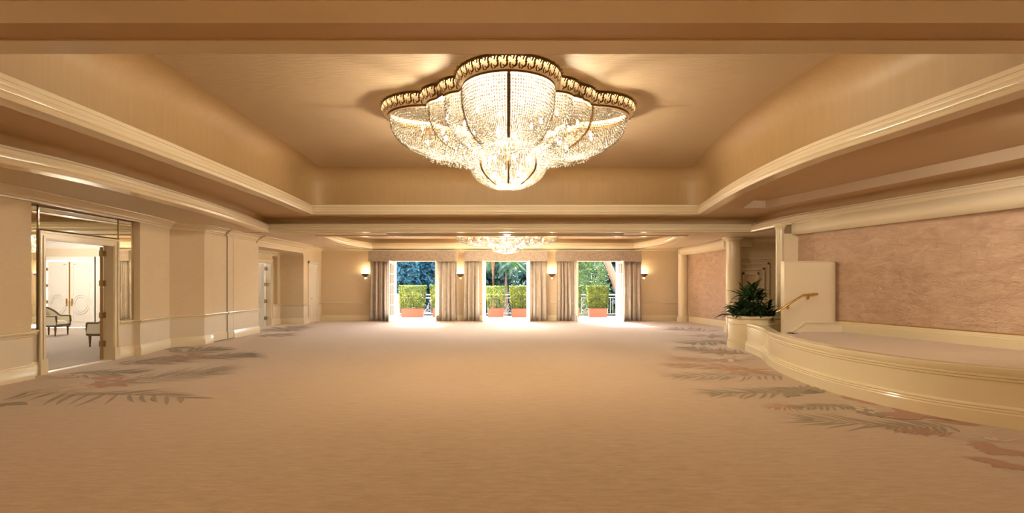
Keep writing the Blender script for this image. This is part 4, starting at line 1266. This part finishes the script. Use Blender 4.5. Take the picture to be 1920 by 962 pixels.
for k, x in enumerate((-6.17, -2.02, 1.98, 6.0)):
    t = empty('wall_sconce', (x, YF, 1.92))
    auto_smooth(MB().lathe([(0.015, -0.02), (0.05, 0.0), (0.07, 0.03), (0.11, 0.05), (0.145, 0.08), (0.155, 0.13), (0.15, 0.135)], 20, 0, -0.17).build('bowl', 'bronze', t), 40)
    auto_smooth(MB().lathe([(0.13, 0.12), (0.165, 0.16), (0.16, 0.215), (0.155, 0.215), (0.12, 0.13)], 20, 0, -0.17).build('glass_shade', 'sconceglass', t), 50)
    auto_smooth(MB().lathe([(0.004, -0.10), (0.028, -0.075), (0.034, -0.045), (0.02, -0.02)], 12, 0, -0.17).build('finial', 'sconceglass', t), 50)
    MB().box(-0.04, 0.04, -0.02, 0, -0.06, 0.16).build('back_plate', 'brass', t)
    MB().tube([(0, -0.01, 0.06), (0, -0.07, 0.06)], 0.015, 8).build('arm', 'brass', t)
    l = bpy.data.lights.new('sconce_light', 'POINT'); l.energy = 2; l.color = (1.0, 0.78, 0.5); l.shadow_soft_size = 0.06
    o = bpy.data.objects.new('sconce_light', l); COL.objects.link(o); o.parent = t; o.location = (0, -0.17, 0.27)
    tag(t, sl[k], 'sconce', 'brass wall sconces')

# ------------------------------------------------------------------ terrace
ter = struct(MB().box(-12, 12, YF + 0.25, 27.0, -0.3, 0.0).build('terrace_floor', 'terrace'), 'sunlit salmon stone terrace floor', 'terrace')
gar = struct(MB().box(-60, 60, 27.0, 90, -3.2, -3.0).build('garden_ground', 'grass'), 'garden lawn below the terrace', 'lawn')
RY = 26.6
rl = empty('terrace_railing', (0, RY, 0))
MB().box(-9, 9, -0.04, 0.04, 1.05, 1.11).build('top_rail', 'rail', rl)
MB().box(-9, 9, -0.02, 0.02, 0.92, 0.95).build('mid_rail', 'rail', rl)
MB().box(-9, 9, -0.02, 0.02, 0.10, 0.14).build('bottom_rail', 'rail', rl)
PAN = [-6.6, -4.0, -1.9, 0.0, 1.9, 3.95, 6.6]
bal = None
xk = -9.0
while xk < 9.0:
    if all(abs(xk - p) > 0.27 for p in PAN):
        if bal is None: bal = MB().box(-0.011, 0.011, -0.011, 0.011, 0.12, 0.93).build('baluster', 'rail', rl); o = bal
        else: o = bal.copy(); COL.objects.link(o); o.parent = rl
        o.location = (xk, 0, 0)
    xk += 0.13
fr = MB(); r2 = random.Random(4)
W2, Z0, Z1 = 0.21, 0.20, 0.88
for k in range(26):
    x = r2.uniform(-W2, W2); z = r2.uniform(Z0, Z1); a = r2.choice((1, -1)) * r2.uniform(0.6, 1.1); l = r2.uniform(0.10, 0.2)
    p = [(x + l * (t - 0.5) * math.cos(a) + 0.02 * math.sin(t * 5), 0, z + l * (t - 0.5) * math.sin(a)) for t in (0, 0.33, 0.66, 1)]
    p = [(max(-W2, min(W2, q[0])), 0, max(Z0, min(Z1, q[2]))) for q in p]
    fr.tube(p, 0.013, 5)
for (xa, xb, za, zb) in ((-W2 - 0.02, -W2, 0.12, 0.95), (W2, W2 + 0.02, 0.12, 0.95), (-W2, W2, Z0 - 0.02, Z0), (-W2, W2, Z1, Z1 + 0.02)): fr.box(xa, xb, -0.012, 0.012, za, zb)
fo = None
for p in PAN:
    if fo is None: fo = fr.build('fretwork_panel', 'rail', rl); o = fo
    else: o = fo.copy(); COL.objects.link(o); o.parent = rl
    o.location = (p, 0, 0)
for x in (-9, -2.95, 2.95, 9):
    MB().box(x - 0.03, x + 0.03, -0.03, 0.03, 0.0, 1.05).build('post', 'rail', rl)
tag(rl, 'white iron terrace railing with leafy fretwork panels', 'railing')
for x, lb in ((-5.45, 'salmon stucco terrace pillar before the dark conifers'), (5.62, 'salmon stucco terrace pillar before the willowy tree')):
    t = empty('terrace_pillar', (x, 26.2, 0))
    MB().box(-0.19, 0.19, -0.19, 0.19, 0, 0.98).build('shaft', 'pillar', t)
    MB().box(-0.24, 0.24, -0.24, 0.24, 0.98, 1.08).build('cap', 'rail', t)
    tag(t, lb, 'pillar')

def leaf_cloud(P, Nrm, size, name, material, parent, asp=0.55):
    """quads at points P with random orientation biased to normal"""
    P = np.array(P, float); n = len(P)
    d = rng.normal(size=(n, 3)); d /= np.linalg.norm(d, axis=1)[:, None]
    if Nrm is not None: d = d * 0.8 + np.array(Nrm, float); d /= np.linalg.norm(d, axis=1)[:, None]
    e = np.cross(d, rng.normal(size=(n, 3))); e /= np.linalg.norm(e, axis=1)[:, None] + 1e-9
    g = np.cross(d, e)
    s = size * rng.uniform(0.6, 1.3, (n, 1))
    V = np.stack([P - e * s, P + g * s * asp, P + e * s, P - g * s * asp], 1).reshape(-1, 3)
    me = bpy.data.meshes.new(name)
    me.vertices.add(n * 4); me.vertices.foreach_set('co', V.reshape(-1))
    me.loops.add(n * 4); me.loops.foreach_set('vertex_index', np.arange(n * 4, dtype=np.int32))
    me.polygons.add(n); me.polygons.foreach_set('loop_start', np.arange(0, n * 4, 4, dtype=np.int32))
    me.update(calc_edges=True); me.materials.append(M[material])
    o = bpy.data.objects.new(name, me); COL.objects.link(o); o.parent = parent
    o['kind'] = 'stuff'
    return o

def hedge_planter(x, y, w, label, h=1.52, material='hedge', dens=5200):
    t = empty('hedge_planter', (x, y, 0))
    bw = w * 0.41
    MB().sweep([(-bw, -0.2), (bw, -0.2), (bw, 0.2), (-bw, 0.2)], [(0, 0), (0.03, 0), (0.03, 0.43), (0, 0.43)], True).build('terracotta_box', 'terracotta', t)
    MB().box(-bw + 0.03, bw - 0.03, -0.17, 0.17, 0, 0.38).build('soil', 'soil', t)
    for k in range(4):
        xx = -bw * 0.7 + k * bw * 0.47
        MB().tube([(xx, 0, 0.3), (xx + 0.02, 0.02, 0.8), (xx - 0.02, 0, 1.2)], 0.014, 6).build('stem', 'bark', t)
    P = []; Nn = []
    for k in range(dens):
        u, v_, ww = rng.uniform(-1, 1), rng.uniform(-1, 1), rng.uniform(0, 1)
        m_ = max(abs(u), abs(v_))
        if rng.uniform() < 0.75:
            if rng.uniform() < 0.7: v_ = math.copysign(1, v_)
            else: u = math.copysign(1, u)
        z = 0.45 + (h - 0.45) * ww
        tap = 0.86 + 0.14 * ww
        P.append((u * w / 2 * tap, v_ * 0.26 * tap, z)); Nn.append((0, 0, 0))
        if k % 5 == 0: P.append((u * w / 2, rng.uniform(-0.26, 0.26), h + rng.uniform(-0.05, 0.02))); Nn.append((0, 0, 0.6))
    leaf_cloud(P, Nn, 0.036, 'foliage', material, t)
    return tag(t, label, 'hedge planter', 'clipped hedges in terracotta boxes')
hy_ = 25.85
hedge_planter(-4.56, hy_, 1.26, 'clipped hedge in terracotta box before the dark conifers')
hedge_planter(-3.05, hy_, 1.26, 'clipped hedge in terracotta box half hidden by a curtain beside the conifer view', 1.55)
hedge_planter(-0.53, hy_ + 0.15, 0.92, 'sparse pale yellow hedge in terracotta box before the palms', 1.5, 'hedge', 2300)
hedge_planter(0.72, hy_, 1.15, 'dense clipped hedge in wide terracotta box before the palms', 1.5, 'hedge', 5600)
hedge_planter(4.42, hy_ + 0.1, 1.05, 'clipped hedge in terracotta box before the willowy tree', 1.5, 'hedge', 5600)
hedge_planter(3.15, hy_ + 0.1, 0.9, 'clipped hedge in terracotta box half hidden by a curtain beside the willowy tree', 1.48)

def conifer(x, y, h, r, label, n=5200):
    t = empty('conifer_tree', (x, y, -3))
    MB().tube([(0, 0, 0), (0, 0, h * 0.9)], [0.25, 0.05], 8).build('trunk', 'bark', t)
    u = rng.uniform(0, 1, n) ** 0.7; a = rng.uniform(0, 2 * PI, n)
    rr = r * (1 - 0.6 * u ** 2) * (0.65 + 0.35 * np.abs(np.sin(a * 3.5 + u * 14))) * rng.uniform(0.75, 1.05, n)
    P = np.stack([rr * np.cos(a), rr * np.sin(a), 0.6 + (h - 0.6) * u], 1)
    leaf_cloud(P, np.tile([0, 0, -0.2], (n, 1)), 0.21, 'foliage', 'conifer', t, 0.45)
    return tag(t, label, 'tree', 'dark conifers beyond the terrace')
cx = [-10.7, -8.8, -6.95, -5.1]
for k, x in enumerate(cx):
    conifer(x, 34 + (k % 2) * 3.5, 8.4 - (k % 3) * 0.4, 1.75, 'tall blue-green conifer beyond the terrace railing', 15000)

def palm(x, y, h, label, n=16, L=2.6):
    t = empty('palm_tree', (x, y, -3))
    MB().tube([(0, 0, 0), (0.15, 0, h * 0.5), (0.1, 0, h)], [0.22, 0.17, 0.14], 10).build('trunk', 'bark', t)
    for k in range(n):
        a = 2 * PI * k / n * 1.0 + random.uniform(-0.2, 0.2); up = random.uniform(0.1, 1.0)
        d = Vector((math.cos(a), math.sin(a), 0)); mb = MB(); pts_ = []
        for q in range(9):
            s = q / 8
            pts_.append(Vector((0.1, 0, h)) + d * (L * s) + Vector((0, 0, L * (up * s - 0.95 * s * s))))
        mb.tube(pts_, [0.03 - 0.0028 * q for q in range(9)], 5)
        side = Vector((-d.y, d.x, 0))
        for q in range(26):
            s = 0.12 + 0.86 * q / 26; i = min(7, int(s * 8)); p = pts_[i].lerp(pts_[i + 1], s * 8 - i)
            l = 0.75 * math.sin(PI * (0.15 + 0.8 * s))
            for sg in (-1, 1):
                tip = p + side * sg * l * 0.75 + d * l * 0.45 + Vector((0, 0, -l * 0.45))
                mid = p.lerp(tip, 0.5) + Vector((0, 0, 0.06)); w_ = d * 0.035
                mb.add([p, mid - w_, tip, mid + w_], [(0, 1, 2, 3)])
        mb.build('frond', 'palm', t, fix=False)
    return tag(t, label, 'palm tree', 'palms beyond the terrace')
palm(-0.9, 31.0, 6.0, 'leafy green palm rising behind the pale hedge', 18, 2.3)
palm(1.35, 34.2, 5.9, 'leafy green palm arching behind the dense hedge', 18, 2.0)
palm(-0.2, 37.5, 7.4, 'taller palm with trunk showing between two lower palms', 18, 2.6)

def broad_tree(x, y, h, r, material, label, name='willowy_tree', n=9000, hang=True, size=0.16, trunk=None):
    t = empty(name, (x, y, -3))
    if trunk: MB().tube(trunk, [0.28 - 0.2 * k / len(trunk) for k in range(len(trunk))], 8).build('trunk', 'bark', t)
    P = []
    for c in range(int(n / 60)):
        a = rng.uniform(0, 2 * PI); rr = r * math.sqrt(rng.uniform(0, 1)); z = rng.uniform(h * 0.25, h)
        zr = math.sqrt(max(0.05, 1 - ((z - h * 0.6) / (h * 0.55)) ** 2))
        cx_, cy_ = rr * zr * math.cos(a), rr * zr * math.sin(a)
        for q in range(60):
            if hang: P.append((cx_ + rng.normal() * 0.16, cy_ + rng.normal() * 0.16, z - abs(rng.normal()) * 0.9))
            else: P.append((cx_ + rng.normal() * 0.4, cy_ + rng.normal() * 0.4, z + rng.normal() * 0.3))
    leaf_cloud(P, np.tile([0.0, -0.2, 0], (len(P), 1)), size, 'foliage', material, t, 0.3 if hang else 0.55)
    return tag(t, label, 'tree')
broad_tree(4.15, 30.8, 8.5, 1.6, 'willow', 'light green willowy tree drooping over the terrace railing', n=11000, size=0.10, trunk=[(2.5, -1.3, 0), (2.05, -1.4, 4.2), (1.35, -1.3, 6.0), (0.7, -0.6, 8.0)])
broad_tree(8.2, 37, 9, 2.6, 'darktree', 'dark leafy tree behind the willowy tree', 'shade_tree', 9000, False, 0.3, [(0, 0, 0), (0, 0, 5)])
broad_tree(3.1, 48, 5.6, 1.7, 'darktree', 'low dark rounded tree between the palms and the willowy tree', 'shade_tree', 12000, False, 0.3, [(0, 0, 0), (0, 0, 3.5)])
broad_tree(-1.9, 45, 7.0, 2.0, 'darktree', 'dark rounded tree between the conifers and the palms', 'shade_tree', 14000, False, 0.3, [(0, 0, 0), (0, 0, 5)])
broad_tree(0.4, 55, 7.0, 2.6, 'darktree', 'distant dark rounded tree straight behind the palms', 'shade_tree', 14000, False, 0.3, [(0, 0, 0), (0, 0, 4.5)])
broad_tree(6.2, 44, 8.0, 2.2, 'darktree', 'distant dark tree showing through the willowy foliage', 'shade_tree', 14000, False, 0.3, [(0, 0, 0), (0, 0, 5)])
